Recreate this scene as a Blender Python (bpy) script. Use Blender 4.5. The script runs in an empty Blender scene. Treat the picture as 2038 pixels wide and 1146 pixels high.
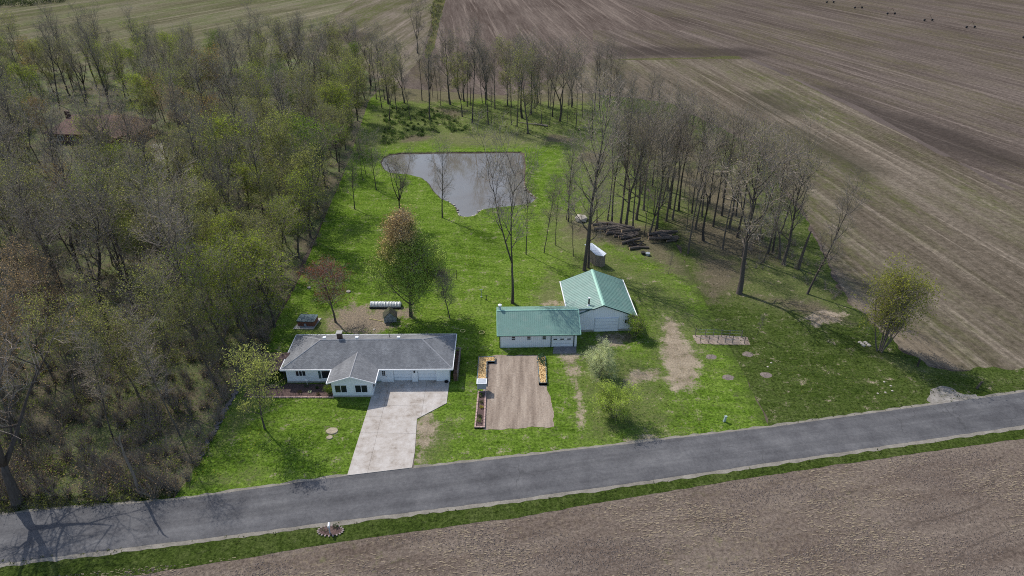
import bpy, math, random
import numpy as np
from mathutils import Vector, Matrix
R = math.radians
random.seed(7); np.random.seed(7)
scn = bpy.context.scene
C = scn.collection

# ------------------------------------------------------------------ camera, sky, sun, exposure
CAM_H, PITCH, FPX = 60.0, R(30.2), 1360.0          # survey of the photograph: height, tilt, focal length
cd = bpy.data.cameras.new('camera'); cam = bpy.data.objects.new('camera', cd); C.objects.link(cam)
cam.location = (0, 0, CAM_H); cam.rotation_euler = (R(90) - PITCH, 0, 0)
cd.sensor_width = 36; cd.lens = 36 * FPX / 2038; cd.clip_start = 1; cd.clip_end = 6000
scn.camera = cam
scn.cycles.use_denoising = False; scn.cycles.filter_width = 1.05; scn.cycles.max_bounces = 5; scn.cycles.transparent_max_bounces = 4
world = bpy.data.worlds.new('World'); scn.world = world; world.use_nodes = True
SUND = Vector((0.603, -0.666, -0.98))              # the way sunlight travels
nt = world.node_tree; nt.nodes.clear()
sky = nt.nodes.new('ShaderNodeTexSky'); sky.sky_type = 'NISHITA'; sky.sun_disc = False
sky.sun_elevation = math.atan2(0.98, 0.898); sky.sun_rotation = math.atan2(-0.603, 0.666) % (2 * math.pi)
sky.air_density = 1.0; sky.dust_density = 1.5; sky.ozone_density = 1.0
bg = nt.nodes.new('ShaderNodeBackground'); bg.inputs['Strength'].default_value = 0.15
out = nt.nodes.new('ShaderNodeOutputWorld')
nt.links.new(sky.outputs[0], bg.inputs[0]); nt.links.new(bg.outputs[0], out.inputs[0])
sd = bpy.data.lights.new('sun', 'SUN'); sun = bpy.data.objects.new('sun', sd); C.objects.link(sun)
sd.energy = 3.5; sd.angle = R(0.5); sd.color = (1.0, 0.95, 0.88)
sun.rotation_euler = SUND.to_track_quat('-Z', 'Y').to_euler(); sun.location = (-60, 100, 120)
scn.view_settings.view_transform = 'Standard'; scn.view_settings.look = 'None'
scn.view_settings.exposure = 0.25; scn.view_settings.gamma = 1.0; scn.view_settings.use_curve_mapping = False

# ------------------------------------------------------------------ survey helpers
def at(px, py, z=0.0):
    """world point at height z for a survey reading of the photograph"""
    u = (px - 1019) / FPX; v = (py - 573) / FPX
    dy = math.cos(PITCH) - v * math.sin(PITCH); dz = -math.sin(PITCH) - v * math.cos(PITCH)
    t = (z - CAM_H) / dz
    return (u * t, dy * t)
def height(px, py, ty):
    """height of something standing at px,py whose top is read at ty"""
    X, Y = at(px, py); lo, hi = 0.0, 59.0
    for _ in range(40):
        m = (lo + hi) / 2
        zc = Y * math.cos(PITCH) - (m - CAM_H) * math.sin(PITCH); yc = Y * math.sin(PITCH) + (m - CAM_H) * math.cos(PITCH)
        if 573 - FPX * yc / zc > ty: lo = m
        else: hi = m
    return lo
def pts(*pp, z=0.0): return [at(a, b, z) for a, b in pp]

# ------------------------------------------------------------------ material helpers
def srgb(r, g, b):
    f = lambda c: (c / 255 / 12.92) if c / 255 <= 0.04045 else ((c / 255 + 0.055) / 1.055) ** 2.4
    return (f(r), f(g), f(b))
class NT:
    def __init__(s, name, rough=0.9, spec=0.2):
        s.m = bpy.data.materials.new(name); s.m.use_nodes = True; s.t = s.m.node_tree
        s.b = s.t.nodes['Principled BSDF']; s.b.inputs['Roughness'].default_value = rough
        s.b.inputs['Specular IOR Level'].default_value = spec
        s._pos = None
    def n(s, kind, **kw):
        nd = s.t.nodes.new(kind)
        for k, v in kw.items(): setattr(nd, k, v)
        return nd
    def l(s, a, b): s.t.links.new(a, b)
    def pos(s, obj=False):
        if obj: return s.n('ShaderNodeTexCoord').outputs['Object']
        if s._pos is None: s._pos = s.n('ShaderNodeNewGeometry').outputs['Position']
        return s._pos
    def noise(s, scale, detail=4, rough=0.55, vec=None, dist=0.0, lac=2.0):
        nd = s.n('ShaderNodeTexNoise'); nd.inputs['Scale'].default_value = scale; nd.inputs['Detail'].default_value = detail
        nd.inputs['Roughness'].default_value = rough; nd.inputs['Distortion'].default_value = dist
        s.l(vec if vec is not None else s.pos(), nd.inputs['Vector']); return nd.outputs['Fac']
    def mapped(s, rotz=0, scale=(1, 1, 1), loc=(0, 0, 0), vec=None):
        r = s.n('ShaderNodeMapping'); r.inputs['Rotation'].default_value = (0, 0, rotz); s.l(vec if vec is not None else s.pos(), r.inputs['Vector'])
        q = s.n('ShaderNodeMapping'); q.inputs['Scale'].default_value = scale; q.inputs['Location'].default_value = loc
        s.l(r.outputs[0], q.inputs['Vector']); return q.outputs[0]
    def ramp(s, fac, stops, interp='LINEAR'):
        nd = s.n('ShaderNodeValToRGB'); cr = nd.color_ramp; cr.interpolation = interp
        while len(cr.elements) < len(stops): cr.elements.new(0.5)
        for e, (p, c) in zip(cr.elements, stops): e.position = p; e.color = (c[0], c[1], c[2], 1) if hasattr(c, '__len__') else (c, c, c, 1)
        s.l(fac, nd.inputs[0]); return nd.outputs[0]
    def mix(s, f, a, b, mode='MIX'):
        nd = s.n('ShaderNodeMix'); nd.data_type = 'RGBA'; nd.blend_type = mode
        for sock, v in ((nd.inputs[0], f), (nd.inputs[6], a), (nd.inputs[7], b)):
            if hasattr(v, 'links') or hasattr(v, 'is_linked'): s.l(v, sock)
            elif hasattr(v, '__len__'): sock.default_value = (*v[:3], 1)
            else: sock.default_value = v
        return nd.outputs[2]
    def math(s, op, a, b=0.0, c=None, clamp=False):
        nd = s.n('ShaderNodeMath'); nd.operation = op; nd.use_clamp = clamp
        for i, v in enumerate((a, b) if c is None else (a, b, c)):
            if hasattr(v, 'is_linked'): s.l(v, nd.inputs[i])
            else: nd.inputs[i].default_value = v
        return nd.outputs[0]
    def attr(s, name):
        nd = s.n('ShaderNodeAttribute'); nd.attribute_name = name; return nd.outputs['Fac']
    def edge(s, mask, nscale=1.2, amt=0.9, width=0.12, detail=6, nr=0.72):
        """mask attribute broken up by noise into a ragged edge"""
        nz = s.noise(nscale, detail, nr)
        nz2 = s.noise(nscale * 5, 6, 0.8)
        v = s.math('ADD', s.math('ADD', mask, s.math('MULTIPLY', s.math('SUBTRACT', nz, 0.5), amt)), s.math('MULTIPLY', s.math('SUBTRACT', nz2, 0.5), amt * 0.7))
        return s.ramp(v, [(0.5 - width, 0.0), (0.5 + width, 1.0)])
    def bump(s, fac, strength=0.5, dist=0.1):
        nd = s.n('ShaderNodeBump'); nd.inputs['Strength'].default_value = strength; nd.inputs['Distance'].default_value = dist
        s.l(fac, nd.inputs['Height']); s.l(nd.outputs[0], s.b.inputs['Normal'])
    def col(s, c):
        if hasattr(c, 'is_linked'): s.l(c, s.b.inputs['Base Color'])
        else: s.b.inputs['Base Color'].default_value = (*c[:3], 1)
        return s.m
def sc(c, k): return tuple(x * k for x in c)
def plain(name, c, rough=0.7, var=0.25, scale=3.0, bump=0.0, spec=0.3, metal=0.0, stretch=None, dirt=None):
    m = NT(name, rough, spec); m.b.inputs['Metallic'].default_value = metal
    v = m.pos(True)
    if stretch: v = m.mapped(0, stretch, vec=v)
    f = m.noise(scale, 6, 0.6, vec=v)
    col = m.ramp(f, [(0.3, sc(c, 1 - var)), (0.7, sc(c, 1 + var))])
    if dirt: col = m.mix(m.ramp(m.noise(0.9, 7, 0.7, vec=m.pos(True)), [(0.5, 0.0), (0.72, dirt[1])]), col, dirt[0])
    if bump: m.bump(f, bump, 0.03)
    return m.col(col)
def bark_mat(name, c):
    m = NT(name, 0.95, 0.1)
    f = m.noise(5, 5, 0.7, vec=m.mapped(0, (1, 1, 0.25), vec=m.pos(True)))
    oi = m.n('ShaderNodeObjectInfo')
    col = m.ramp(f, [(0.3, sc(c, 0.6)), (0.7, sc(c, 1.35))])
    rnd = m.ramp(oi.outputs['Random'], [(0.0, (0.75, 0.75, 0.75)), (1.0, (1.3, 1.25, 1.2))])
    m.bump(f, 0.6, 0.05)
    return m.col(m.mix(1.0, col, rnd, 'MULTIPLY'))
def leaf_mat(name):
    """colour of the species comes from each object's colour"""
    m = NT(name, 0.75, 0.15)
    oi = m.n('ShaderNodeObjectInfo')
    f = m.noise(0.55, 4, 0.6); g = m.n('ShaderNodeTexWhiteNoise'); g.noise_dimensions = '3D'
    sn = m.n('ShaderNodeVectorMath'); sn.operation = 'SNAP'; sn.inputs[1].default_value = (0.5, 0.5, 0.5); m.l(m.pos(), sn.inputs[0]); m.l(sn.outputs[0], g.inputs['Vector'])
    a = m.ramp(f, [(0.3, (0.65, 0.65, 0.6)), (0.7, (1.3, 1.25, 1.1))])
    b = m.ramp(g.outputs['Value'], [(0.0, (0.6, 0.62, 0.7)), (1.0, (1.35, 1.3, 1.2))])
    col = m.mix(1.0, m.mix(1.0, oi.outputs['Color'], a, 'MULTIPLY'), b, 'MULTIPLY')
    tr = m.n('ShaderNodeBsdfTranslucent'); ms = m.n('ShaderNodeMixShader'); ms.inputs[0].default_value = 0.55
    m.l(col, tr.inputs['Color']); m.l(m.b.outputs[0], ms.inputs[1]); m.l(tr.outputs[0], ms.inputs[2])
    m.l(ms.outputs[0], m.t.nodes['Material Output'].inputs['Surface'])
    return m.col(col)

# ground materials ---------------------------------------------------------------------------
def grass_mat(name, dark, mid, light, stripe=0.0, masks=(), yellow=0.0):
    m = NT(name, 1.0, 0.0)
    big = m.noise(0.07, 5, 0.6); midn = m.noise(0.5, 6, 0.65); fine = m.noise(2.6, 6, 0.8); tiny = m.noise(1.3, 8, 0.85)
    f = m.math('ADD', m.math('MULTIPLY', big, 0.4), m.math('ADD', m.math('MULTIPLY', midn, 0.3), m.math('MULTIPLY', tiny, 0.45)))
    col = m.ramp(f, [(0.42, dark), (0.57, mid), (0.72, light)])
    if stripe:
        st = m.noise(1.0, 3, 0.5, vec=m.mapped(R(8), (0.05, 0.9, 1)))
        col = m.mix(m.ramp(st, [(0.42, 0.0), (0.6, stripe)]), col, sc(light, 1.15))
    pale = m.ramp(m.noise(0.5, 8, 0.78, dist=0.5), [(0.52, 0.0), (0.7, 0.7)])
    col = m.mix(pale, col, sc(light, 1.05)); col = m.mix(m.ramp(m.noise(1.1, 7, 0.8, dist=0.5), [(0.57, 0.0), (0.72, 0.75)]), col, (sum(light) * 0.46, sum(light) * 0.5, sum(light) * 0.24))
    col = m.mix(1.0, col, m.ramp(fine, [(0.36, (0.42, 0.44, 0.46)), (0.64, (1.6, 1.57, 1.5))]), 'MULTIPLY')
    if yellow:
        dv = m.n('ShaderNodeTexVoronoi'); dv.inputs['Scale'].default_value = 2.3; m.l(m.pos(), dv.inputs['Vector'])
        dots = m.math('MULTIPLY', m.ramp(dv.outputs['Distance'], [(0.10, 1.0), (0.16, 0.0)]), m.ramp(m.noise(0.16, 3), [(0.54, 0.0), (0.62, yellow)]))
        col = m.mix(dots, col, (0.55, 0.47, 0.06))
    for attr, kind in masks:
        e = m.edge(m.attr(attr), *( (0.5, 2.8, 0.22, 9) if kind in ('dirt', 'litter') else (0.4, 1.8, 0.35, 8)))
        if kind == 'dirt':
            dc = m.ramp(m.math('ADD', m.math('MULTIPLY', m.noise(3.5, 7, 0.75), 0.6), m.math('MULTIPLY', m.noise(0.5, 4), 0.4)), [(0.36, (0.16, 0.12, 0.085)), (0.5, (0.31, 0.25, 0.185)), (0.68, (0.46, 0.38, 0.29))])
            col = m.mix(m.math('MULTIPLY', e, 0.93), col, dc)
        elif kind == 'litter':
            dc = m.ramp(m.noise(4.0, 8, 0.8), [(0.32, (0.06, 0.05, 0.05)), (0.47, (0.2, 0.16, 0.13)), (0.6, (0.34, 0.27, 0.19)), (0.74, (0.5, 0.36, 0.12))])
            col = m.mix(m.math('MULTIPLY', e, 0.95), col, dc)
        elif kind == 'rough':
            dc = m.ramp(m.noise(2.4, 8, 0.8), [(0.32, (0.035, 0.065, 0.02)), (0.5, (0.12, 0.14, 0.05)), (0.68, (0.25, 0.22, 0.12))])
            col = m.mix(m.math('MULTIPLY', e, 0.72), col, dc)
        elif kind == 'brown':
            dc = m.ramp(m.noise(2.8, 8, 0.8), [(0.32, (0.05, 0.042, 0.03)), (0.5, (0.13, 0.105, 0.075)), (0.68, (0.22, 0.18, 0.13))])
            col = m.mix(m.math('MULTIPLY', e, 0.85), col, dc)
        elif isinstance(kind, tuple):
            col = m.mix(m.math('MULTIPLY', e, 0.8), col, m.mix(m.ramp(tiny, [(0.35, 0.0), (0.65, 1.0)]), sc(kind, 0.7), sc(kind, 1.25)))
    m.bump(m.math('ADD', fine, tiny), 0.9, 0.12)
    return m.col(col)
def field_mat(name, az, dark, mid, light, green=None, gamt=0.0, rows=0.8, masks=(), fine_rows=1.3, wide=0.07):
    m = NT(name, 1.0, 0.0)
    v1 = m.mapped(R(-az), (fine_rows, 0.05, 1)); v2 = m.mapped(R(-az), (wide, 0.004, 1), (7, 3, 0))
    r1 = m.noise(1.0, 3, 0.6, vec=v1); r2 = m.noise(1.0, 4, 0.6, vec=v2)
    blot = m.noise(0.02, 5, 0.6, dist=0.6); grain = m.noise(0.8, 9, 0.9)
    r3 = m.noise(1.0, 2, 0.5, vec=m.mapped(R(-az), (fine_rows * 0.25, 0.012, 1), (3, 5, 0)))
    f = m.math('ADD', m.math('ADD', m.math('ADD', m.math('MULTIPLY', r1, rows * 0.4), m.math('MULTIPLY', r3, rows * 0.3)), m.math('MULTIPLY', r2, rows * 0.45)),
               m.math('ADD', m.math('MULTIPLY', blot, 0.25), m.math('MULTIPLY', grain, 0.4)))
    tot = (rows * 1.15 + 0.65) * 0.5
    col = m.ramp(f, [(tot - 0.13, dark), (tot, mid), (tot + 0.13, light)])
    r4 = m.noise(1.0, 3, 0.6, vec=m.mapped(R(-az), (fine_rows * 0.42, 0.008, 1), (13, 2, 0)))
    col = m.mix(m.math('MULTIPLY', m.ramp(r4, [(0.56, 0.0), (0.62, 0.65)]), m.ramp(grain, [(0.4, 0.5), (0.55, 1.0)])), col, sc(light, 1.35))
    if green:
        gm = m.math('MULTIPLY', m.ramp(m.noise(0.03, 4, 0.6, vec=m.mapped(R(-az), (2.2, 0.5, 1), (1, 9, 0))), [(0.45, 0.0), (0.62, 1.0)]), m.ramp(m.noise(0.7, 7, 0.8, vec=m.mapped(R(-az), (1.0, 0.3, 1))), [(0.4, 0.0), (0.62, gamt)]))
        col = m.mix(gm, col, green)
    col = m.mix(1.0, col, m.ramp(grain, [(0.36, (0.62, 0.62, 0.62)), (0.64, (1.35, 1.34, 1.32))]), 'MULTIPLY')
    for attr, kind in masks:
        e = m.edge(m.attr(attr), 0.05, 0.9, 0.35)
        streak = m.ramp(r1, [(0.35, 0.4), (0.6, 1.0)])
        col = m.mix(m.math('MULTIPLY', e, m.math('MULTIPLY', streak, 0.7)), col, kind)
    m.bump(m.math('ADD', r1, grain), 0.7, 0.15)
    return m.col(col)

# ------------------------------------------------------------------ mesh helpers
def finish(o, kind=None, label=None, cat=None, group=None):
    if kind: o['kind'] = kind
    if label: o['label'] = label
    if cat: o['category'] = cat
    if group: o['group'] = group
    return o
class MB:
    def __init__(s): s.v = []; s.f = []; s.m = []
    def face(s, vs, mi=0):
        b = len(s.v); s.v += [tuple(v) for v in vs]; s.f.append(tuple(range(b, b + len(vs)))); s.m.append(mi); return s
    def box(s, x0, x1, y0, y1, z0, z1, mi=0):
        b = len(s.v)
        s.v += [(x, y, z) for z in (z0, z1) for x, y in ((x0, y0), (x1, y0), (x1, y1), (x0, y1))]
        for f in ((0, 3, 2, 1), (4, 5, 6, 7), (0, 1, 5, 4), (1, 2, 6, 5), (2, 3, 7, 6), (3, 0, 4, 7)): s.f.append(tuple(b + i for i in f)); s.m.append(mi)
        return s
    def prism(s, poly, z0, z1, mi=0):
        b = len(s.v); n = len(poly)
        s.v += [(p[0], p[1], z0) for p in poly] + [(p[0], p[1], z1) for p in poly]
        s.f.append(tuple(b + i for i in range(n))[::-1]); s.f.append(tuple(b + n + i for i in range(n))); s.m += [mi, mi]
        for i in range(n):
            j = (i + 1) % n; s.f.append((b + i, b + j, b + n + j, b + n + i)); s.m.append(mi)
        return s
    def slab(s, quad, th, mi=0):
        """a plate: quad of 3-D points, thickened downwards"""
        b = len(s.v); n = len(quad)
        s.v += [tuple(p) for p in quad] + [(p[0], p[1], p[2] - th) for p in quad]
        s.f.append(tuple(b + i for i in range(n))); s.f.append(tuple(b + n + i for i in range(n))[::-1]); s.m += [mi, mi]
        for i in range(n):
            j = (i + 1) % n; s.f.append((b + i, b + n + i, b + n + j, b + j)); s.m.append(mi)
        return s
    def tube(s, path, rad, n=6, cap=True, mi=0):
        P = [Vector(p) for p in path]; rr = rad if hasattr(rad, '__len__') else [rad] * len(P); b = len(s.v)
        ref = None
        for i, p in enumerate(P):
            d = (P[min(i + 1, len(P) - 1)] - P[max(i - 1, 0)])
            d = d.normalized() if d.length > 1e-6 else Vector((0, 0, 1))
            if ref is None: ref = Vector((1, 0, 0)) if abs(d.x) < 0.8 else Vector((0, 1, 0))
            a = d.cross(ref)
            if a.length < 1e-4: a = d.cross(Vector((0, 1, 0.1)))
            a.normalize(); c = d.cross(a); ref = a.cross(d)
            for k in range(n):
                t = 2 * math.pi * k / n; q = p + (a * math.cos(t) + c * math.sin(t)) * rr[i]; s.v.append((q.x, q.y, q.z))
        for i in range(len(P) - 1):
            for k in range(n):
                k2 = (k + 1) % n; s.f.append((b + i * n + k, b + i * n + k2, b + (i + 1) * n + k2, b + (i + 1) * n + k)); s.m.append(mi)
        if cap:
            s.f.append(tuple(b + k for k in range(n))[::-1]); s.f.append(tuple(b + (len(P) - 1) * n + k for k in range(n))); s.m += [mi, mi]
        return s
    def spike(s, p, q, r, mi=0):
        d = q - p
        if d.length < 1e-5: return
        a = d.orthogonal().normalized() * r; c = d.cross(a).normalized() * r; b = len(s.v)
        s.v += [tuple(p + a), tuple(p - a * 0.5 + c * 0.87), tuple(p - a * 0.5 - c * 0.87), tuple(q)]
        s.f += [(b, b + 1, b + 3), (b + 1, b + 2, b + 3), (b + 2, b, b + 3)]; s.m += [mi] * 3
    def leaf(s, p, size, mi=1):
        a = Vector((random.gauss(0, 1), random.gauss(0, 1), random.gauss(0, 1))).normalized() * size; c = a.orthogonal().normalized(); c.rotate(Matrix.Rotation(random.random() * 6.28, 3, a.normalized())); c *= size * 0.6
        b = len(s.v); s.v += [tuple(p - a * 0.5), tuple(p + c * 0.5), tuple(p + a * 0.5), tuple(p - c * 0.5)]; s.f.append((b, b + 1, b + 2, b + 3)); s.m.append(mi)
    def mesh(s, name, mats):
        me = bpy.data.meshes.new(name); me.from_pydata(s.v, [], s.f)
        for m in (mats if isinstance(mats, (list, tuple)) else [mats]): me.materials.append(m)
        if any(s.m): me.polygons.foreach_set('material_index', s.m)
        me.validate(); me.update(); return me
    def build(s, name, mats, parent=None, smooth=False):
        me = s.mesh(name, mats)
        if smooth: me.polygons.foreach_set('use_smooth', [True] * len(me.polygons))
        o = bpy.data.objects.new(name, me); C.objects.link(o)
        if parent: o.parent = parent
        return o
def thing(name, x, y, z=0, rz=0, label=None, cat=None, group=None):
    o = bpy.data.objects.new(name, None); C.objects.link(o); o.location = (x, y, z); o.rotation_euler = (0, 0, rz); o.empty_display_size = 0.5
    return finish(o, None, label, cat, group)
def copy_tree(o, parent=None):
    c = o.copy(); C.objects.link(c)
    if parent: c.parent = parent
    for ch in list(o.children): copy_tree(ch, c)
    return c

def densify(poly, step, jit, seed=0, octaves=3):
    """closed polygon resampled every step metres with a ragged edge"""
    rng = random.Random(seed); res = []
    n = len(poly); per = sum(math.dist(poly[i], poly[(i + 1) % n]) for i in range(n))
    ph = [(rng.uniform(0, 6.28), per / rng.uniform(2, 5) / (2.3 ** k)) for k in range(5) for _ in (0, 1)]
    acc = 0
    for i in range(n):
        a, b = poly[i], poly[(i + 1) % n]; L = math.dist(a, b); k = max(1, int(L / step)); nx, ny = (b[1] - a[1]) / max(L, 1e-6), -(b[0] - a[0]) / max(L, 1e-6)
        for j in range(k):
            t = j / k; sarc = acc + t * L
            d = jit * 0.5 * sum(math.sin(p + sarc * 2 * math.pi / max(w, 0.8)) / (1 + q * 0.35) for q, (p, w) in enumerate(ph)) / 2 + rng.uniform(-1, 1) * jit * 0.35
            res.append((a[0] + (b[0] - a[0]) * t + nx * d, a[1] + (b[1] - a[1]) * t + ny * d))
        acc += L
    return res
def sdf(P, poly):
    """signed distance (negative inside) of points P (n,2) to polygon, and nearest boundary points"""
    poly = np.asarray(poly, float); d = np.full(len(P), 1e18); near = np.zeros_like(P); inside = np.zeros(len(P), bool)
    for i in range(len(poly)):
        a = poly[i]; b = poly[(i + 1) % len(poly)]; e = b - a; L = e @ e
        if L < 1e-12: continue
        w = P - a; t = np.clip((w @ e) / L, 0, 1); q = a + t[:, None] * e; dd = ((P - q) ** 2).sum(1)
        mk = dd < d; d[mk] = dd[mk]; near[mk] = q[mk]
        cond = ((a[1] > P[:, 1]) != (b[1] > P[:, 1]))
        with np.errstate(divide='ignore', invalid='ignore'):
            xi = a[0] + (P[:, 1] - a[1]) * e[0] / (e[1] if e[1] != 0 else 1e-12)
        inside ^= cond & (P[:, 0] < xi)
    d = np.sqrt(d); return np.where(inside, -d, d), near
def sheet(name, poly, z, step, mat, masks=None, relief=0.0):
    """flat ground sheet filling a polygon on a grid, edge points pulled onto the outline; masks become vertex attributes"""
    poly = np.asarray(poly, float); x0, y0 = poly.min(0) - step; x1, y1 = poly.max(0) + step
    nx = int((x1 - x0) / step) + 2; ny = int((y1 - y0) / step) + 2
    gx, gy = np.meshgrid(x0 + np.arange(nx) * step, y0 + np.arange(ny) * step); P = np.stack([gx.ravel(), gy.ravel()], 1)
    s, near = sdf(P, poly); ins = (s <= 0).reshape(ny, nx)
    idx = np.arange(nx * ny).reshape(ny, nx)
    cell = ins[:-1, :-1] | ins[1:, :-1] | ins[:-1, 1:] | ins[1:, 1:]
    q = np.stack([idx[:-1, :-1][cell], idx[:-1, 1:][cell], idx[1:, 1:][cell], idx[1:, :-1][cell]], 1)
    P = np.where((s > 0)[:, None], near, P)
    used, inv = np.unique(q, return_inverse=True); q = inv.reshape(q.shape); P = P[used]
    Z = np.full(len(P), z)
    if relief: Z = Z + np.where(s[used] < -step, np.random.rand(len(P)) * relief, 0)
    me = bpy.data.meshes.new(name); me.vertices.add(len(P)); me.vertices.foreach_set('co', np.column_stack([P, Z]).ravel())
    me.loops.add(q.size); me.loops.foreach_set('vertex_index', q.ravel().astype(np.int32)); me.polygons.add(len(q)); me.polygons.foreach_set('loop_start', (np.arange(len(q)) * 4).astype(np.int32)); me.polygons.foreach_set('loop_total', np.full(len(q), 4, np.int32))
    me.update(calc_edges=True); me.validate(); me.materials.append(mat)
    if len(me.vertices) == len(P):
        for an, shapes in (masks or {}).items():
            val = np.zeros(len(P))
            for shp, w in shapes:
                dd, _ = sdf(P, shp); val = np.maximum(val, np.clip(0.5 - dd / w, 0, 1))
            a = me.attributes.new(an, 'FLOAT', 'POINT'); a.data.foreach_set('value', val.astype(np.float32))
    o = bpy.data.objects.new(name, me); C.objects.link(o); o['kind'] = 'structure'
    return o
def ell(px, py, rx, ry, n=16, rot=0):
    """ellipse on the ground, centre surveyed, radii in metres"""
    cx, cy = at(px, py); c, s = math.cos(rot), math.sin(rot)
    return [(cx + rx * math.cos(t) * c - ry * math.sin(t) * s, cy + rx * math.cos(t) * s + ry * math.sin(t) * c) for t in [2 * math.pi * i / n for i in range(n)]]

# ------------------------------------------------------------------ materials
M = {}
M['bark'] = bark_mat('bark', (0.11, 0.097, 0.084)); M['twig'] = bark_mat('twig_bark', (0.26, 0.225, 0.19)); M['leaf'] = leaf_mat('leaves')
M['bark_dark'] = bark_mat('dark_bark', (0.085, 0.074, 0.066))
M['wood_gray'] = plain('weathered_wood', (0.2, 0.17, 0.14), 0.9, 0.35, 6, 0.4, stretch=(1, 1, 0.2))
M['log'] = plain('log_bark', (0.11, 0.09, 0.075), 0.95, 0.45, 5, 0.6)
M['cut'] = plain('cut_wood', (0.42, 0.3, 0.18), 0.8, 0.2, 8)
M['white'] = plain('white_paint', (0.72, 0.75, 0.78), 0.6, 0.04, 2)
M['trim'] = plain('white_trim', (0.8, 0.81, 0.82), 0.5, 0.03, 2)
def siding(name, c, axis, pitch, strength, dirt=0.25):
    m = NT(name, 0.6, 0.3); v = m.pos(True); sp = m.n('ShaderNodeSeparateXYZ'); m.l(v, sp.inputs[0])
    u = m.math('FRACT', m.math('DIVIDE', sp.outputs[axis], pitch))
    g = m.ramp(u, [(0.0, 0.75), (0.12, 1.0), (0.9, 1.0), (1.0, 0.8)])
    base = m.ramp(m.noise(1.2, 6, 0.7, vec=v), [(0.3, sc(c, 0.93)), (0.7, sc(c, 1.05))])
    col = m.mix(1.0, base, g, 'MULTIPLY')
    low = m.math('MULTIPLY', m.ramp(sp.outputs[2], [(0.0, 1.0), (0.6, 0.0)]), m.ramp(m.noise(2.5, 6, 0.7, vec=v), [(0.4, 0.0), (0.7, dirt * 2)]))
    col = m.mix(low, col, (0.3, 0.27, 0.22)); m.bump(u, strength, 0.03)
    return m.col(col)
M['siding'] = siding('lap_siding', (0.82, 0.86, 0.89), 2, 0.2, 0.6)
M['steel_wall'] = siding('ribbed_steel_wall', (0.84, 0.86, 0.88), 0, 0.3, 0.35, 0.3)
def shingle(name, c, moss=None):
    m = NT(name, 0.95, 0.15); v = m.pos(True)
    br = m.n('ShaderNodeTexBrick'); br.inputs['Scale'].default_value = 1; br.inputs['Brick Width'].default_value = 0.33; br.inputs['Row Height'].default_value = 0.14
    br.inputs['Mortar Size'].default_value = 0.012; br.inputs['Color1'].default_value = (*sc(c, 0.85), 1); br.inputs['Color2'].default_value = (*sc(c, 1.15), 1); br.inputs['Mortar'].default_value = (*sc(c, 0.6), 1)
    m.l(v, br.inputs['Vector'])
    big = m.noise(0.35, 5, 0.6, vec=v); st = m.noise(1.0, 5, 0.6, vec=m.mapped(0, (1.2, 0.15, 1), vec=v)); gr = m.noise(9, 4, 0.8, vec=v)
    col = m.mix(1.0, br.outputs['Color'], m.ramp(m.math('ADD', m.math('MULTIPLY', big, 0.5), m.math('MULTIPLY', st, 0.5)), [(0.35, (0.72, 0.72, 0.73)), (0.65, (1.22, 1.22, 1.2))]), 'MULTIPLY')
    col = m.mix(1.0, col, m.ramp(gr, [(0.3, (0.8, 0.8, 0.8)), (0.7, (1.2, 1.2, 1.2))]), 'MULTIPLY')
    if moss: col = m.mix(m.ramp(m.noise(1.6, 7, 0.75, vec=v), [(0.48, 0.0), (0.6, 0.85)]), col, moss)
    m.bump(gr, 0.5, 0.02); return m.col(col)
M['shingle'] = shingle('grey_shingles', (0.2, 0.205, 0.215))
M['shingle_dark'] = shingle('leaf_littered_shingles', (0.06, 0.042, 0.042), (0.15, 0.1, 0.09))
M['shingle_red'] = shingle('red_brown_shingles', (0.2, 0.13, 0.11))
M['shingle_moss'] = shingle('mossy_shingles', (0.07, 0.07, 0.06), (0.09, 0.1, 0.04))
M['green'] = plain('green_steel', (0.15, 0.265, 0.225), 0.45, 0.1, 0.6, spec=0.4, dirt=((0.24, 0.31, 0.27), 0.55))
M['greentrim'] = plain('pale_green_ridge', (0.3, 0.52, 0.42), 0.45, 0.05, 1)
M['darkgreen'] = plain('dark_green_trim', (0.015, 0.05, 0.05), 0.5, 0.1, 1)
M['glass'] = plain('window_glass', (0.02, 0.025, 0.03), 0.08, 0.1, 1, spec=0.6)
M['black'] = plain('black', (0.02, 0.02, 0.022), 0.6, 0.2, 2)
M['door'] = siding('garage_door_panel', (0.82, 0.85, 0.88), 2, 0.6, 0.3, 0.1)
M['concrete'] = plain('concrete_foundation', (0.36, 0.35, 0.33), 0.9, 0.2, 2)
M['brick'] = plain('dark_brick', (0.11, 0.07, 0.06), 0.9, 0.35, 7, 0.3)
M['redbrick'] = plain('pink_block', (0.4, 0.28, 0.25), 0.9, 0.3, 5, 0.3)
M['tubside'] = plain('tub_cabinet', (0.2, 0.085, 0.055), 0.7, 0.2, 4)
M['tubcover'] = plain('tub_cover', (0.04, 0.085, 0.105), 0.5, 0.25, 3)
M['galv'] = plain('galvanised_roof', (0.45, 0.5, 0.55), 0.35, 0.15, 2, metal=0.4, spec=0.5)
M['greyplastic'] = plain('grey_panel', (0.4, 0.43, 0.46), 0.5, 0.12, 3)
M['blueblock'] = plain('blue_grey_block', (0.11, 0.16, 0.19), 0.8, 0.2, 4)
M['straw'] = (lambda m: m.col(m.ramp(m.noise(7, 7, 0.8, vec=m.pos(True)), [(0.32, (0.22, 0.12, 0.05)), (0.46, (0.5, 0.32, 0.14)), (0.62, (0.72, 0.56, 0.3))])))(NT('straw_mulch', 1, 0))
M['mulch'] = plain('brown_mulch', (0.1, 0.065, 0.058), 1, 0.5, 6, 0.7)
M['ringmulch'] = plain('ring_mulch', (0.17, 0.14, 0.12), 1, 0.5, 5, 0.6)
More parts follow.
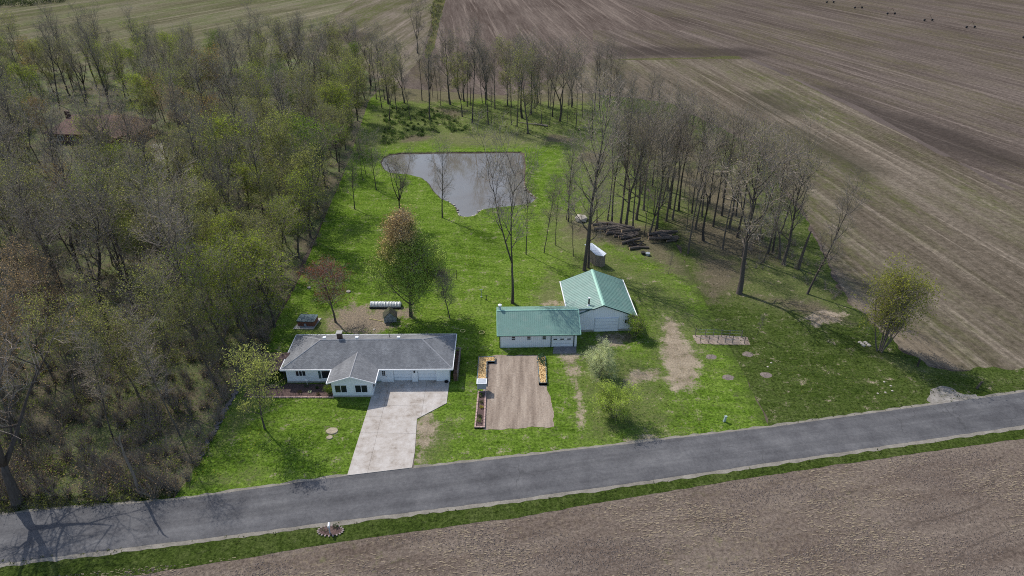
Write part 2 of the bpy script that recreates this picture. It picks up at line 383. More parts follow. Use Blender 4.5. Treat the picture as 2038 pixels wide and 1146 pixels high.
M['stone'] = plain('pale_stone', (0.4, 0.36, 0.31), 0.9, 0.3, 3, 0.4)
M['stonedark'] = plain('dark_stone', (0.13, 0.12, 0.12), 0.9, 0.45, 3, 0.4)
M['ash'] = plain('charred_wood', (0.03, 0.028, 0.027), 1, 0.5, 5, 0.6)
M['yellow'] = plain('yellow_hose', (0.6, 0.55, 0.2), 0.6, 0.1, 3)
M['plastic'] = plain('white_plastic_sheet', (0.62, 0.64, 0.64), 0.45, 0.2, 2.5, 0.3)
M['rust'] = plain('rusty_steel', (0.15, 0.09, 0.06), 0.8, 0.3, 4)

def blotch(name, stops, s1, s2, rough=0.95, bump=0.4, extra=None, aniso=None, spec=0.1):
    m = NT(name, rough, spec); v = m.mapped(aniso[0], aniso[1]) if aniso else None
    f = m.math('ADD', m.math('MULTIPLY', m.noise(s1, 6, 0.6, vec=v), 0.5), m.math('MULTIPLY', m.noise(s2, 8, 0.8), 0.5))
    col = m.ramp(f, stops)
    if extra: col = extra(m, col)
    m.bump(m.noise(s2 * 2, 6, 0.8), bump, 0.06); return m.col(col)
ROAD_A = math.atan2(18.9, 109)
def road_extra(m, col):
    v = m.mapped(-ROAD_A, (0.02, 0.75, 1)); t = m.noise(1.0, 4, 0.6, vec=v)
    col = m.mix(1.0, col, m.ramp(t, [(0.35, (0.84, 0.84, 0.84)), (0.65, (1.14, 1.14, 1.13))]), 'MULTIPLY')
    v2 = m.mapped(-ROAD_A, (0.08, 3.0, 1)); t2 = m.noise(1.0, 5, 0.7, vec=v2)
    col = m.mix(m.ramp(t2, [(0.62, 0.0), (0.75, 0.35)]), col, (0.2, 0.195, 0.19))
    cr = m.n('ShaderNodeTexVoronoi'); cr.feature = 'DISTANCE_TO_EDGE'; cr.inputs['Scale'].default_value = 0.22
    w = m.n('ShaderNodeVectorMath'); w.operation = 'ADD'; nz = m.n('ShaderNodeTexNoise'); nz.inputs['Scale'].default_value = 0.8; nz.inputs['Detail'].default_value = 6; m.l(m.pos(), nz.inputs['Vector']); m.l(m.pos(), w.inputs[0]); m.l(nz.outputs['Color'], w.inputs[1]); m.l(w.outputs[0], cr.inputs['Vector'])
    return m.mix(m.math('MULTIPLY', m.ramp(cr.outputs['Distance'], [(0.004, 0.5), (0.012, 0.0)]), m.ramp(m.noise(0.08, 3), [(0.5, 0.0), (0.6, 1.0)])), col, (0.05, 0.05, 0.05))
M['asphalt'] = blotch('asphalt', [(0.38, (0.075, 0.074, 0.078)), (0.5, (0.105, 0.104, 0.108)), (0.62, (0.14, 0.138, 0.14))], 0.3, 2.5, 0.9, 0.3, road_extra)
M['shoulder'] = blotch('gravel_shoulder', [(0.35, (0.13, 0.12, 0.1)), (0.5, (0.22, 0.2, 0.17)), (0.65, (0.3, 0.28, 0.24))], 0.6, 5)
M['slab'] = blotch('driveway_concrete', [(0.36, (0.24, 0.2, 0.165)), (0.45, (0.38, 0.34, 0.3)), (0.54, (0.45, 0.415, 0.38)), (0.66, (0.53, 0.5, 0.465))], 0.5, 1.3, 0.85, 0.15, lambda m, c: m.mix(m.ramp(m.noise(0.8, 9, 0.75, dist=1.5), [(0.6, 0.0), (0.66, 0.45)]), c, (0.2, 0.17, 0.14)))
M['joint'] = blotch('driveway_base', [(0.4, (0.12, 0.1, 0.08)), (0.6, (0.18, 0.15, 0.12))], 1, 5)
M['soil'] = blotch('garden_soil', [(0.34, (0.15, 0.115, 0.09)), (0.48, (0.27, 0.215, 0.17)), (0.64, (0.42, 0.35, 0.28))], 0.9, 4.0, 1, 0.8, aniso=(0.02, (1.3, 0.12, 1)))
def till_extra(m, col):
    clod = m.noise(2.6, 9, 0.9); str_ = m.noise(1.0, 6, 0.75, vec=m.mapped(-ROAD_A - 0.15, (0.12, 0.9, 1)), dist=1.2)
    col = m.mix(1.0, col, m.ramp(clod, [(0.4, (0.45, 0.44, 0.43)), (0.6, (1.5, 1.49, 1.46))]), 'MULTIPLY')
    col = m.mix(m.ramp(str_, [(0.56, 0.0), (0.64, 0.65)]), col, (0.065, 0.05, 0.04))
    col = m.mix(m.math('MULTIPLY', m.ramp(m.noise(1.5, 8, 0.85), [(0.52, 0.0), (0.66, 0.9)]), m.ramp(m.noise(0.05, 3, 0.5), [(0.42, 0.1), (0.6, 0.9)])), col, (0.25, 0.2, 0.125))
    return m.mix(m.math('MULTIPLY', m.ramp(m.noise(0.9, 8, 0.85, dist=0.4), [(0.55, 0.0), (0.66, 0.7)]), m.ramp(m.noise(0.06, 3, 0.5, vec=m.mapped(0, (1, 1, 1), (40, 7, 0))), [(0.5, 0.0), (0.62, 1.0)])), col, (0.13, 0.135, 0.05))
M['till'] = blotch('tilled_soil', [(0.38, (0.095, 0.072, 0.058)), (0.48, (0.135, 0.107, 0.088)), (0.56, (0.16, 0.13, 0.107)), (0.68, (0.22, 0.18, 0.145))], 0.35, 2.2, 1, 0.9, till_extra, aniso=(-ROAD_A, (0.25, 1.0, 1)))
M['gravel'] = blotch('pale_gravel', [(0.35, (0.1, 0.1, 0.07)), (0.5, (0.22, 0.2, 0.175)), (0.66, (0.36, 0.34, 0.31))], 0.5, 1.5)
M['woodfloor'] = blotch('woodland_floor', [(0.36, (0.05, 0.06, 0.024)), (0.46, (0.12, 0.10, 0.07)), (0.54, (0.09, 0.12, 0.04)), (0.66, (0.22, 0.17, 0.13))], 0.12, 1.4, 1, 0.8)

# ------------------------------------------------------------------ ground sheets
far_ext = [(-900, 40), (900, 40)]
g = MB().face([(-1500, -120, -0.03), (1500, -120, -0.03), (1500, 2500, -0.03), (-1500, 2500, -0.03)])
M['fieldB'] = field_mat('corn_stubble_far', 18, (0.068, 0.054, 0.045), (0.104, 0.084, 0.071), (0.148, 0.121, 0.103), (0.1, 0.095, 0.035), 0.5, 0.8, masks=[('dark', (0.035, 0.029, 0.026))])
o = g.build('ground', M['fieldB']); o['kind'] = 'structure'
M['fieldA'] = field_mat('corn_stubble_centre', 6.5, (0.072, 0.055, 0.046), (0.11, 0.087, 0.074), (0.155, 0.125, 0.105), None, 0, 0.9, fine_rows=0.9)
sheet('stubble_field', densify([at(842, 115), at(872, 20), at(892, -60), at(900, -120), at(1170, -120), at(1230, 0), at(1500, 105), at(1480, 116), at(1220, 118), at(1000, 190)], 4, 0.8, 1), -0.015, 5, M['fieldA'])
M['fieldD'] = field_mat('greening_field', -24, (0.085, 0.08, 0.045), (0.13, 0.12, 0.075), (0.175, 0.155, 0.11), (0.075, 0.105, 0.025), 0.85, 0.9, fine_rows=0.5, wide=0.05)
M['fieldD2'] = field_mat('striped_field', -7, (0.085, 0.078, 0.042), (0.13, 0.112, 0.08), (0.18, 0.15, 0.12), (0.075, 0.095, 0.022), 0.85, 1.0, masks=[('dark', (0.03, 0.024, 0.022))], fine_rows=0.5, wide=0.045)
sheet('far_green_field', densify([at(-700, 260), at(-700, -120), at(900, -120), at(720, -8), at(632, 62), at(560, 85), at(500, 260)], 6, 1.0, 2), -0.016, 8, M['fieldD'])
sheet('striped_field', densify([at(500, 240), at(560, 85), at(632, 62), at(720, -8), at(890, -110), at(885, -20), at(868, 10), at(838, 115), at(700, 260)], 5, 0.8, 3), -0.012, 3, M['fieldD2'],
      {'dark': [([at(600, 78), at(655, 62), at(700, 60), at(745, 68), at(748, 80), at(690, 84)], 4)]})
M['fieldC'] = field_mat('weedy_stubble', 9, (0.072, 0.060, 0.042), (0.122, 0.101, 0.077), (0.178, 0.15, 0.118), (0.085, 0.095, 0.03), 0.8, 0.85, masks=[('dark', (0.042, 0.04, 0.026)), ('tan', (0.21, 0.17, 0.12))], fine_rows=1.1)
fieldC = [at(1000, 195), at(1190, 118), at(1492, 118), at(1600, 165), at(1700, 212), at(1850, 292), at(2050, 392), at(2300, 540), at(2400, 700), at(2150, 715), at(2038, 735), at(1900, 735), at(1850, 725), at(1790, 690), at(1690, 600), at(1600, 420), at(1500, 280), at(1330, 200), at(1230, 185)]
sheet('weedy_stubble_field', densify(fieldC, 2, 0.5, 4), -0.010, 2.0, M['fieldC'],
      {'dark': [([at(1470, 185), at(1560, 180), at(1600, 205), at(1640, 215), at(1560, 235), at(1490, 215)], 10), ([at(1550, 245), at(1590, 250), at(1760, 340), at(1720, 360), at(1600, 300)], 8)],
       'tan': [([at(1595, 560), at(1680, 590), at(1760, 600), at(1880, 690), at(1900, 730), at(1830, 725), at(1740, 650), at(1660, 620)], 6), ([at(1480, 430), at(1560, 460), at(1640, 560), at(1610, 580), at(1500, 500)], 6)]})
M['track'] = blotch('bare_track', [(0.4, (0.075, 0.058, 0.05)), (0.6, (0.12, 0.095, 0.08))], 0.05, 1.0)
sheet('field_margin', densify([at(1495, 115), at(1560, 144), at(1720, 218), at(1900, 315), at(2038, 388), at(2100, 424), at(2100, 430), at(2030, 390), at(1850, 296), at(1690, 211), at(1590, 163), at(1492, 119)], 3, 0.8, 5), -0.008, 2.5, M['track'])
M['darksoil'] = blotch('damp_dark_soil', [(0.42, (0.07, 0.052, 0.046)), (0.6, (0.125, 0.098, 0.085))], 0.08, 1.2)
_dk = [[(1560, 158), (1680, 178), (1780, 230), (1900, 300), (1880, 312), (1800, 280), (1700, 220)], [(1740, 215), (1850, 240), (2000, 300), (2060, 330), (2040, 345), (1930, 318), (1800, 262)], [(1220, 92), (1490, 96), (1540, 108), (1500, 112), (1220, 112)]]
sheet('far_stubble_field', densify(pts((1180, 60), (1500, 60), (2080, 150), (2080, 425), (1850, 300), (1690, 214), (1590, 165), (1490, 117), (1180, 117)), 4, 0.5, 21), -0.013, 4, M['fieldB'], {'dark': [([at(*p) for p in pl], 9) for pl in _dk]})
sheet('grass_track', densify(pts((1230, 117), (1300, 115.5), (1400, 114), (1445, 111), (1470, 112), (1478, 117), (1440, 117.5), (1400, 116.5), (1300, 118.5), (1230, 119)), 2, 0.5, 6), -0.005, 2, grass_mat('track_grass', (0.05, 0.055, 0.025), (0.085, 0.085, 0.04), (0.13, 0.12, 0.06)))
sheet('ditch_bank', densify(pts((845, 100), (862, 60), (858, 20), (866, -20), (888, -20), (882, 20), (872, 62), (862, 100), (850, 118)), 2, 0.8, 7), -0.006, 2, grass_mat('bank_grass', (0.04, 0.055, 0.02), (0.09, 0.1, 0.035), (0.16, 0.11, 0.07)))

# woodland floor of the left wood, and of the strip behind the pond
WOOD = [at(-420, 1060), at(0, 1018), at(200, 1000), at(345, 985), at(398, 915), at(470, 775), at(500, 740), at(545, 650), at(595, 560), at(640, 450), at(690, 330), at(712, 262), at(735, 200), at(760, 165), at(700, 120), at(560, 118), at(400, 125), at(200, 130), at(0, 140), at(-420, 130)]
sheet('woodland_floor', densify(WOOD, 2, 0.9, 8), 0.0, 3, M['woodfloor'])

# lawns. dimming outside the lot is painted into the neighbour's grass colour
LG = [('rough', 'rough'), ('pale', (0.15, 0.155, 0.07)), ('litter', 'litter'), ('brown', 'brown'), ('dirt', 'dirt')]
M['lawn'] = grass_mat('lawn', (0.043, 0.078, 0.009), (0.086, 0.150, 0.017), (0.148, 0.21, 0.040), 0.35, LG + [('dim_edge', (0.052, 0.074, 0.02))], 0.6)
lawn = [at(340, 1000), at(398, 915), at(470, 775), at(500, 740), at(545, 650), at(595, 560), at(640, 450), at(690, 330), at(712, 262), at(735, 200), at(760, 172), at(980, 190), at(1190, 185), at(1200, 205), at(1290, 383), at(1400, 595), at(1470, 725), at(1536, 856), at(1300, 886), at(1019, 922), at(700, 956)]
dirt = [([(1322, 640), (1335, 632), (1350, 645), (1360, 680), (1392, 712), (1388, 735), (1388, 762), (1370, 775), (1345, 775), (1325, 757), (1328, 735), (1318, 700)], 2.5),
        ([(1240, 772), (1262, 742), (1310, 735), (1325, 745), (1270, 760), (1245, 778)], 2.0), ([(1190, 668), (1235, 672), (1240, 690), (1195, 692)], 2.5),
        ([(1115, 706), (1148, 706), (1150, 750), (1140, 755), (1128, 735)], 2.2), ([(1146, 750), (1153, 780), (1160, 850), (1156, 850), (1146, 790)], 1.6),
        ([(1080, 600), (1095, 600), (1094, 608), (1082, 610)], 1.2), ([(1098, 596), (1112, 600), (1110, 612), (1100, 612)], 1.2), ([(1117, 598), (1126, 600), (1126, 610)], 1.0),
        ([(650, 852), (670, 852), (671, 862), (652, 864)], 1.0), ([(651, 868), (661, 868), (661, 874), (651, 874)], 0.7),
        ([(832, 835), (848, 826), (870, 840), (862, 870), (838, 915), (828, 922), (828, 880)], 2.6),
        ([(1240, 878), (1330, 865), (1340, 872), (1250, 885)], 2.0), ([(1298, 868), (1315, 870), (1312, 880)], 1.2), ([(1170, 690), (1200, 690), (1200, 700)], 1.5)]
litter = [([(655, 650), (672, 617), (700, 608), (735, 612), (790, 612), (800, 625), (792, 640), (770, 655), (735, 662), (660, 662)], 3.5), ([(805, 612), (822, 612), (822, 640), (800, 632)], 1.5)]
rough = [([(735, 210), (1190, 200), (1230, 290), (1180, 320), (1120, 275), (1060, 272), (760, 292), (720, 300)], 9), ([(1130, 260), (1215, 230), (1330, 470), (1290, 500), (1180, 440), (1130, 330)], 10),
         ([(1130, 520), (1200, 490), (1330, 560), (1420, 650), (1400, 720), (1310, 720), (1270, 600), (1180, 560)], 9), ([(1160, 690), (1240, 700), (1330, 740), (1330, 860), (1180, 870), (1150, 760)], 8), ([(380, 965), (520, 940), (440, 960)], 5), ([(590, 640), (660, 620), (660, 662), (590, 664)], 3), ([(830, 825), (900, 850), (880, 920), (840, 925)], 4), ([(480, 770), (520, 765), (500, 830), (430, 900)], 3)]
pale = [([(870, 268), (1010, 262), (1110, 270), (1110, 290), (900, 292)], 7), ([(1090, 420), (1180, 420), (1200, 520), (1110, 500)], 8), ([(1100, 540), (1122, 610), (1060, 605)], 4)]
brown = [([(740, 165), (1200, 178), (1200, 203), (1100, 206), (960, 198), (860, 206), (760, 200)], 9), ([(1130, 448), (1200, 440), (1330, 455), (1345, 500), (1390, 530), (1395, 575), (1330, 540), (1280, 505), (1190, 480), (1140, 470)], 5), ([(1160, 300), (1210, 305), (1200, 330), (1150, 320)], 5), ([(810, 268), (860, 270), (850, 278), (800, 284)], 3), ([(1095, 266), (1150, 276), (1130, 284), (1085, 280)], 3), ([(860, 215), (930, 220), (900, 240)], 6),
         ([(1200, 660), (1262, 664), (1258, 680), (1200, 676)], 1.5)]
dim_edge = [([(1196, 200), (1215, 200), (1415, 590), (1485, 722), (1560, 856), (1528, 860), (1455, 725), (1388, 595), (1280, 385)], 5)]  # band along the lot line, blends the lawn into the painted dimming
W = lambda L: [([at(*p) for p in poly], w) for poly, w in L]
masks = {'dirt': W(dirt), 'litter': W(litter), 'rough': W(rough), 'pale': W(pale), 'brown': W(brown), 'dim_edge': W(dim_edge)}
sheet('lawn', densify(lawn, 1.0, 0.25, 9), 0.012, 0.6, M['lawn'], masks)
M['lawn2'] = grass_mat('dimmed_neighbour_grass', (0.024, 0.042, 0.009), (0.048, 0.073, 0.015), (0.080, 0.104, 0.032), 0.3, LG, 0.25)  # grass colours darkened to paint in the dimming beyond the lot
nb = [at(1000, 194), at(1200, 190), at(1330, 205), at(1500, 285), at(1600, 425), at(1690, 605), at(1790, 695), at(1850, 730), at(1900, 741), at(2060, 741), at(2600, 640), at(2600, 700), at(2038, 782), at(1800, 816), at(1536, 852), at(1470, 725), at(1400, 595), at(1290, 383), at(1200, 207), at(1190, 187), at(1000, 196)]
sheet('neighbour_lawn', densify(nb, 1.0, 1.6, 10), 0.006, 0.7, M['lawn2'],
      {'dirt': W([([(1600, 632), (1640, 618), (1680, 625), (1672, 640), (1625, 648)], 2.0)]), 'litter': [], 'rough': W([([(1210, 210), (1480, 290), (1580, 430), (1620, 520), (1700, 625), (1640, 640), (1500, 610), (1400, 560), (1300, 380)], 9), ([(1720, 690), (1850, 735), (1900, 745), (1800, 740)], 3)]),
       'pale': [], 'brown': W([([(1390, 500), (1470, 520), (1480, 560), (1420, 600), (1395, 570)], 5), ([(1500, 590), (1620, 600), (1690, 640), (1600, 625)], 4), ([(1300, 330), (1450, 340), (1520, 450), (1420, 430)], 8), ([(1340, 430), (1480, 450), (1560, 520), (1440, 510), (1370, 490)], 7), ([(1230, 230), (1350, 240), (1420, 330), (1300, 320)], 9)])})
M['verge'] = grass_mat('verge_grass', (0.024, 0.038, 0.009), (0.045, 0.068, 0.014), (0.08, 0.10, 0.032), 0.0, (), 0.0)
# far verge (road edge to wood) and near verge, then the tilled field in front
far_edge = [(-140, 38.2), (-53.0, 53.6), (-38.41, 55.1), (-19.03, 58.97), (0.0, 61.9), (33.3, 67.3), (70.84, 74.5), (160, 90.5)]
near_edge = [(-140, 30.2), (-52.97, 46.4), (-28.18, 50.4), (-19.97, 51.8), (0.0, 55.02), (16.62, 58.0), (31.23, 60.8), (66.33, 67.5), (160, 83.6)]
sheet('far_verge', densify([at(-420, 1075), at(0, 1030), at(345, 1003), at(345, 986), at(200, 994), at(0, 1014), at(-420, 1058)], 0.8, 0.25, 11), 0.009, 0.8, M['verge'])
verge_low = [(-140, 26.5), (-53, 43.2), (-36.88, 45.5), (-19.38, 49.2), (0.0, 52.5), (16.28, 56.0), (30.61, 58.9), (64.81, 65.2), (160, 81.5)]
sheet('near_verge', densify(near_edge + verge_low[::-1], 0.7, 0.22, 12), 0.012, 0.7, M['verge'])
sheet('tilled_field', densify([(x, y + 0.4) for x, y in verge_low] + [(160, -80), (-140, -80)], 3, 0.25, 13), 0.0, 3, M['till'])
# road
def strip(name, top, bot, z, mat, sub=1.5, jit=0.0, seed=1):
    rng = random.Random(seed); v = []; f = []; xs = np.arange(top[0][0], top[-1][0] + 0.1, sub)
    ty = np.interp(xs, *zip(*top)); by = np.interp(xs, *zip(*bot))
    mb = MB()
    for i, x in enumerate(xs): v += [(x, ty[i] + rng.uniform(-jit, jit), z), (x, by[i] + rng.uniform(-jit, jit), z)]
    mb.v = v; mb.f = [(2 * i, 2 * i + 1, 2 * i + 3, 2 * i + 2) for i in range(len(xs) - 1)]; mb.m = [0] * len(mb.f)
    o = mb.build(name, mat); o['kind'] = 'structure'; return o
strip('road_shoulder', [(x, y + 0.35) for x, y in far_edge], [(x, y - 0.4) for x, y in near_edge], 0.020, M['shoulder'], 0.8, 0.16, 3)
strip('road', [(x, y - 0.05) for x, y in far_edge], [(x, y + 0.15) for x, y in near_edge], 0.032, M['asphalt'], 0.8, 0.05, 4)
sheet('gravel_apron', densify(pts((1850, 775), (1875, 768), (1895, 772), (1905, 782), (1940, 785), (1950, 795), (1935, 797), (1860, 808), (1848, 798)), 0.4, 0.35, 14), 0.024, 0.5, M['gravel'])
sheet('clearing', densify(pts((292, 330), (300, 288), (322, 285), (330, 325), (312, 345)), 1, 0.5, 15), 0.012, 1, M['gravel'])

# driveway of separate concrete slabs
import bmesh
def cut_slabs(poly, xs, ys, gap, z0, z1, name, mat, parent):
    bm = bmesh.new(); bm.faces.new([bm.verts.new((x, y, 0)) for x, y in poly])
    for x in xs: bmesh.ops.bisect_plane(bm, geom=bm.verts[:] + bm.edges[:] + bm.faces[:], plane_co=(x, 0, 0), plane_no=(1, 0, 0))
    for y in ys: bmesh.ops.bisect_plane(bm, geom=bm.verts[:] + bm.edges[:] + bm.faces[:], plane_co=(0, y, 0), plane_no=(0.02, 1, 0))
    rng = random.Random(5)
    for fc in bm.faces:
        if fc.calc_area() < 0.25: continue
        P = [Vector((v.co.x, v.co.y)) for v in fc.verts]; c = sum(P, Vector((0, 0))) / len(P)
        Q = [p + (c - p).normalized() * gap for p in P]
        MB().prism([(q.x, q.y) for q in Q], z0, z1 + rng.uniform(-0.008, 0.008)).build(name, mat, parent)
    bm.free()
drv = pts((746, 757.5), (895, 757.5), (889, 803), (830, 834), (826, 900), (823, 931), (691, 947), (705, 900), (734, 808), (744, 770))
dw = MB().prism(drv, 0.0, 0.035).build('driveway', M['joint']); dw['kind'] = 'structure'
cut_slabs(drv, [-17.2, at(843, 800)[0]], [at(750, y)[1] for y in (775, 791, 811, 833.5, 866, 905)], 0.014, 0.036, 0.085, 'slab', M['slab'], dw)
MB().prism(pts((1102, 690), (1147, 690), (1147, 704), (1100, 704)), 0, 0.07).build('shed_apron', blotch('apron_concrete', [(0.4, (0.16, 0.155, 0.15)), (0.6, (0.26, 0.25, 0.24))], 0.8, 4))['kind'] = 'structure'
# vegetable plot, flower bed, vineyard strip
sheet('garden_plot', densify(pts((966, 708), (1068, 708), (1088, 762), (1095, 800), (1103, 850), (1060, 852), (965, 855), (960, 800), (962, 765)), 0.4, 0.4, 16), 0.03, 0.35, M['soil'], relief=0.05)
sheet('flower_bed', pts((571, 763), (664, 765), (664, 790), (484, 790), (492, 776), (520, 766), (571, 768)), 0.03, 0.4, M['mulch'], relief=0.04)
sheet('vine_bed', densify(pts((1378, 667), (1430, 667), (1488, 671), (1493, 686), (1440, 686), (1387, 684)), 0.5, 0.12, 17), 0.03, 0.35, M['soil'], relief=0.04)

# pond: earth bank ring round a sheet of water
pond = pts((757, 325), (762, 316), (775, 309), (800, 306), (900, 305), (1000, 304), (1036, 304), (1044, 308), (1046, 330), (1044, 355), (1046, 372), (1054, 385), (1068, 397), (1060, 404), (1040, 409), (1000, 414), (970, 417), (957, 420), (950, 427), (944, 432), (930, 433.5), (915, 432), (910, 424), (905, 414), (893, 404), (878, 398), (862, 382), (852, 366), (838, 355), (815, 349), (795, 347), (775, 345), (762, 337))
pd = densify(pond, 0.8, 0.18, 18)
wm = NT('pond_water', 0.025, 1.0); wn = wm.noise(3, 4, 0.6, vec=wm.mapped(0.3, (1, 2.2, 1)))
wm.b.inputs['IOR'].default_value = 1.33
wcol = wm.ramp(wm.noise(0.07, 5, 0.6, dist=0.8), [(0.35, (0.125, 0.108, 0.085)), (0.65, (0.15, 0.145, 0.13))]); wm.bump(wn, 0.05, 0.02)
sheet('pond_water', pd, 0.045, 1.0, wm.col(wcol))
def offset(poly, d):
    n = len(poly); res = []
    for i in range(n):
        a, b = poly[i - 3], poly[(i + 3) % n]; t = Vector((b[0] - a[0], b[1] - a[1])).normalized(); res.append((poly[i][0] + t.y * d, poly[i][1] - t.x * d))
    return res
area = sum(pd[i][0] * pd[(i + 1) % len(pd)][1] - pd[(i + 1) % len(pd)][0] * pd[i][1] for i in range(len(pd)))
sg = 1 if area > 0 else -1
mb = MB(); rng = random.Random(3); n = len(pd)
jit = [rng.uniform(-1, 1) for _ in range(n)]
rings = [(offset(pd, -0.3 * sg), 0.03, 0.0), (offset(pd, 0.05 * sg), 0.28, 0.06), (offset(pd, 0.45 * sg), 0.42, 0.08), (offset(pd, 1.4 * sg), 0.22, 0.04), (offset(pd, 3.0 * sg), 0.008, 0)]
for ring, z, jz in rings: mb.v += [(x, y, z + jz * jit[i]) for i, (x, y) in enumerate(ring)]
for k in range(4):
    for i in range(n):
        j = (i + 1) % n; mb.f.append((k * n + i, k * n + j, (k + 1) * n + j, (k + 1) * n + i)); mb.m.append(0 if k < 1 else 1)
o = mb.build('pond_bank', [blotch('bank_earth', [(0.36, (0.035, 0.028, 0.02)), (0.5, (0.09, 0.07, 0.05)), (0.66, (0.22, 0.17, 0.13))], 0.6, 4, 1, 0.8), M['lawn']]); o['kind'] = 'structure'

# ------------------------------------------------------------------ trees
def rv(rng, s=1.0): return Vector((rng.gauss(0, s), rng.gauss(0, s), rng.gauss(0, s)))
class TreeGen:
    def __init__(s, seed, H=20.0, r=0.28, clear=0.4, n1=14, len1=0.30, up1=0.9, n2=6, n3=6, n4=3, lean=0.02, fork=0, leaves=0, lsize=0.22, shape='oval', crook=0.05, twig=0.9, droop=0.0, stems=1, lowdead=0, tr=0.017, lowbias=0):
        rng = s.g = random.Random(seed); s.H = H; s.trunk = MB(); s.crown = MB(); s.tips = []; s.twig = twig; s.tr = tr
        s.n2, s.n3, s.n4, s.crook, s.up1, s.shape = n2, n3, n4, crook, up1, shape
        for st in range(stems):
            az = rng.uniform(0, 6.28); ln = lean if stems == 1 else rng.uniform(0.15, 0.5)
            d = Vector((math.cos(az) * ln, math.sin(az) * ln, 1)).normalized(); h = H * (1 if stems == 1 else rng.uniform(0.75, 1.0)); rr = r * (1 if stems == 1 else rng.uniform(0.5, 0.9))
            K = 9; P = [Vector((0, 0, -0.3))]; p = Vector((0, 0, 0)) + (Vector((math.cos(az), math.sin(az), 0)) * 0.25 if stems > 1 else Vector((0, 0, 0)))
            P = [p - Vector((0, 0, 0.3)), p.copy()]
            fh = h * (clear + rng.uniform(0.02, 0.15)) if fork else h * 0.97
            for k in range(K):
                d = (d + Vector((rng.gauss(0, crook), rng.gauss(0, crook), 0.12))).normalized(); p = p + d * fh / K; P.append(p.copy())
            top_r = rr * 0.5 if fork else 0.03
            R_ = [rr * 1.35, rr * 1.12] + [rr + (top_r - rr) * ((k + 1) / K) ** 0.9 for k in range(K)]
            s.trunk.tube(P, R_, 8)
            leaders = []
            if fork:
                a0 = rng.uniform(0, 6.28)
                for q in range(fork):
                    a = a0 + q * 6.28 / fork + rng.uniform(-0.3, 0.3); tilt = rng.uniform(0.25, 0.6) if q or fork > 2 else 0.2
                    dd = (d + Vector((math.cos(a) * tilt, math.sin(a) * tilt, 0))).normalized(); pp = P[-1].copy(); PP = [pp - d * 0.1]; L = (h - fh) * rng.uniform(0.8, 1.0)
                    for k in range(7):
                        dd = (dd + Vector((rng.gauss(0, crook * 1.6), rng.gauss(0, crook * 1.6), 0.1))).normalized(); pp = pp + dd * L / 7; PP.append(pp.copy())
                    s.trunk.tube(PP, [top_r * (0.95 - 0.85 * (k / 7)) for k in range(8)], 6); leaders.append((PP, L, top_r, 0.1))
            else: leaders.append((P[1:], fh, rr, clear))
            per = max(3, int(n1 / len(leaders) / (1 if stems == 1 else 1)))
            for PP, L, lr, c0 in leaders:
                for q in range(per):
                    t = c0 + (1 - c0) * ((q + rng.uniform(0.1, 0.9)) / per) ** 0.9; t = min(t, 0.97)
                    i = t * (len(PP) - 1); i0 = int(i); p0 = PP[i0].lerp(PP[min(i0 + 1, len(PP) - 1)], i - i0)
                    rel = (t - c0) / (1 - c0)
                    env = {'oval': 0.55 + 0.75 * math.sin(math.pi * min(1, rel * 0.85 + 0.15)) if rel < 0.8 else 0.75, 'cone': 1.15 - 0.8 * rel, 'vase': 0.7 + 0.5 * rel, 'round': 0.35 + 1.0 * math.sin(math.pi * (0.1 + rel * 0.75))}[shape]
                    LL = H * len1 * env * rng.uniform(0.75, 1.2) * (0.8 if fork else 1)
                    a = q * 2.4 + rng.uniform(-0.5, 0.5); tilt = up1 * rng.uniform(0.7, 1.3) * (1 + rel * 0.6)
                    dd = Vector((math.cos(a), math.sin(a), tilt)).normalized()
                    s.branch(p0, dd, LL, lr * (0.42 - 0.25 * rel) if not fork else lr * 0.45 * (1 - 0.7 * rel) + 0.02, 1)
            for q in range(lowdead):
                t = rng.uniform(0.12, clear); p0 = P[1].lerp(P[-1], t); a = rng.uniform(0, 6.28)
                s.branch(p0, Vector((math.cos(a), math.sin(a), 0.3)), H * rng.uniform(0.05, 0.14), 0.035, 2)
        if leaves and s.tips:
            for _ in range(leaves):
                p = s.tips[rng.randrange(len(s.tips))]
                while lowbias and rng.random() < lowbias * p.z / H: p = s.tips[rng.randrange(len(s.tips))]
                random.seed(rng.random()); s.crown.leaf(p + rv(rng, 0.22 * max(0.6, H / 16)), lsize * rng.uniform(0.6, 1.35))
    def branch(s, p, d, L, r, lvl):
        g = s.g; K = {1: 6, 2: 4, 3: 2}.get(lvl, 1); P = [p.copy()]; q = p.copy(); dd = d.copy(); up = {1: 0.10, 2: 0.09, 3: 0.05}.get(lvl, 0)
        if lvl >= 4:
            e = p + (d + rv(g, 0.15)).normalized() * L; s.crown.spike(p, e, s.tr); s.tips.append(e); s.tips.append(p.lerp(e, 0.5)); return
        for k in range(K):
            dd = (dd + rv(g, s.crook * 2.2) + Vector((0, 0, up))).normalized(); q = q + dd * L / K; P.append(q.copy())
        R_ = [max(s.tr * 1.1, r * (1 - 0.85 * k / K)) for k in range(K + 1)]
        (s.trunk if lvl == 1 else s.crown).tube(P, R_, 5 if lvl == 1 else 3, cap=False)
        n = {1: s.n2, 2: s.n3, 3: s.n4}[lvl]; start = {1: 0.22, 2: 0.12, 3: 0.1}[lvl]
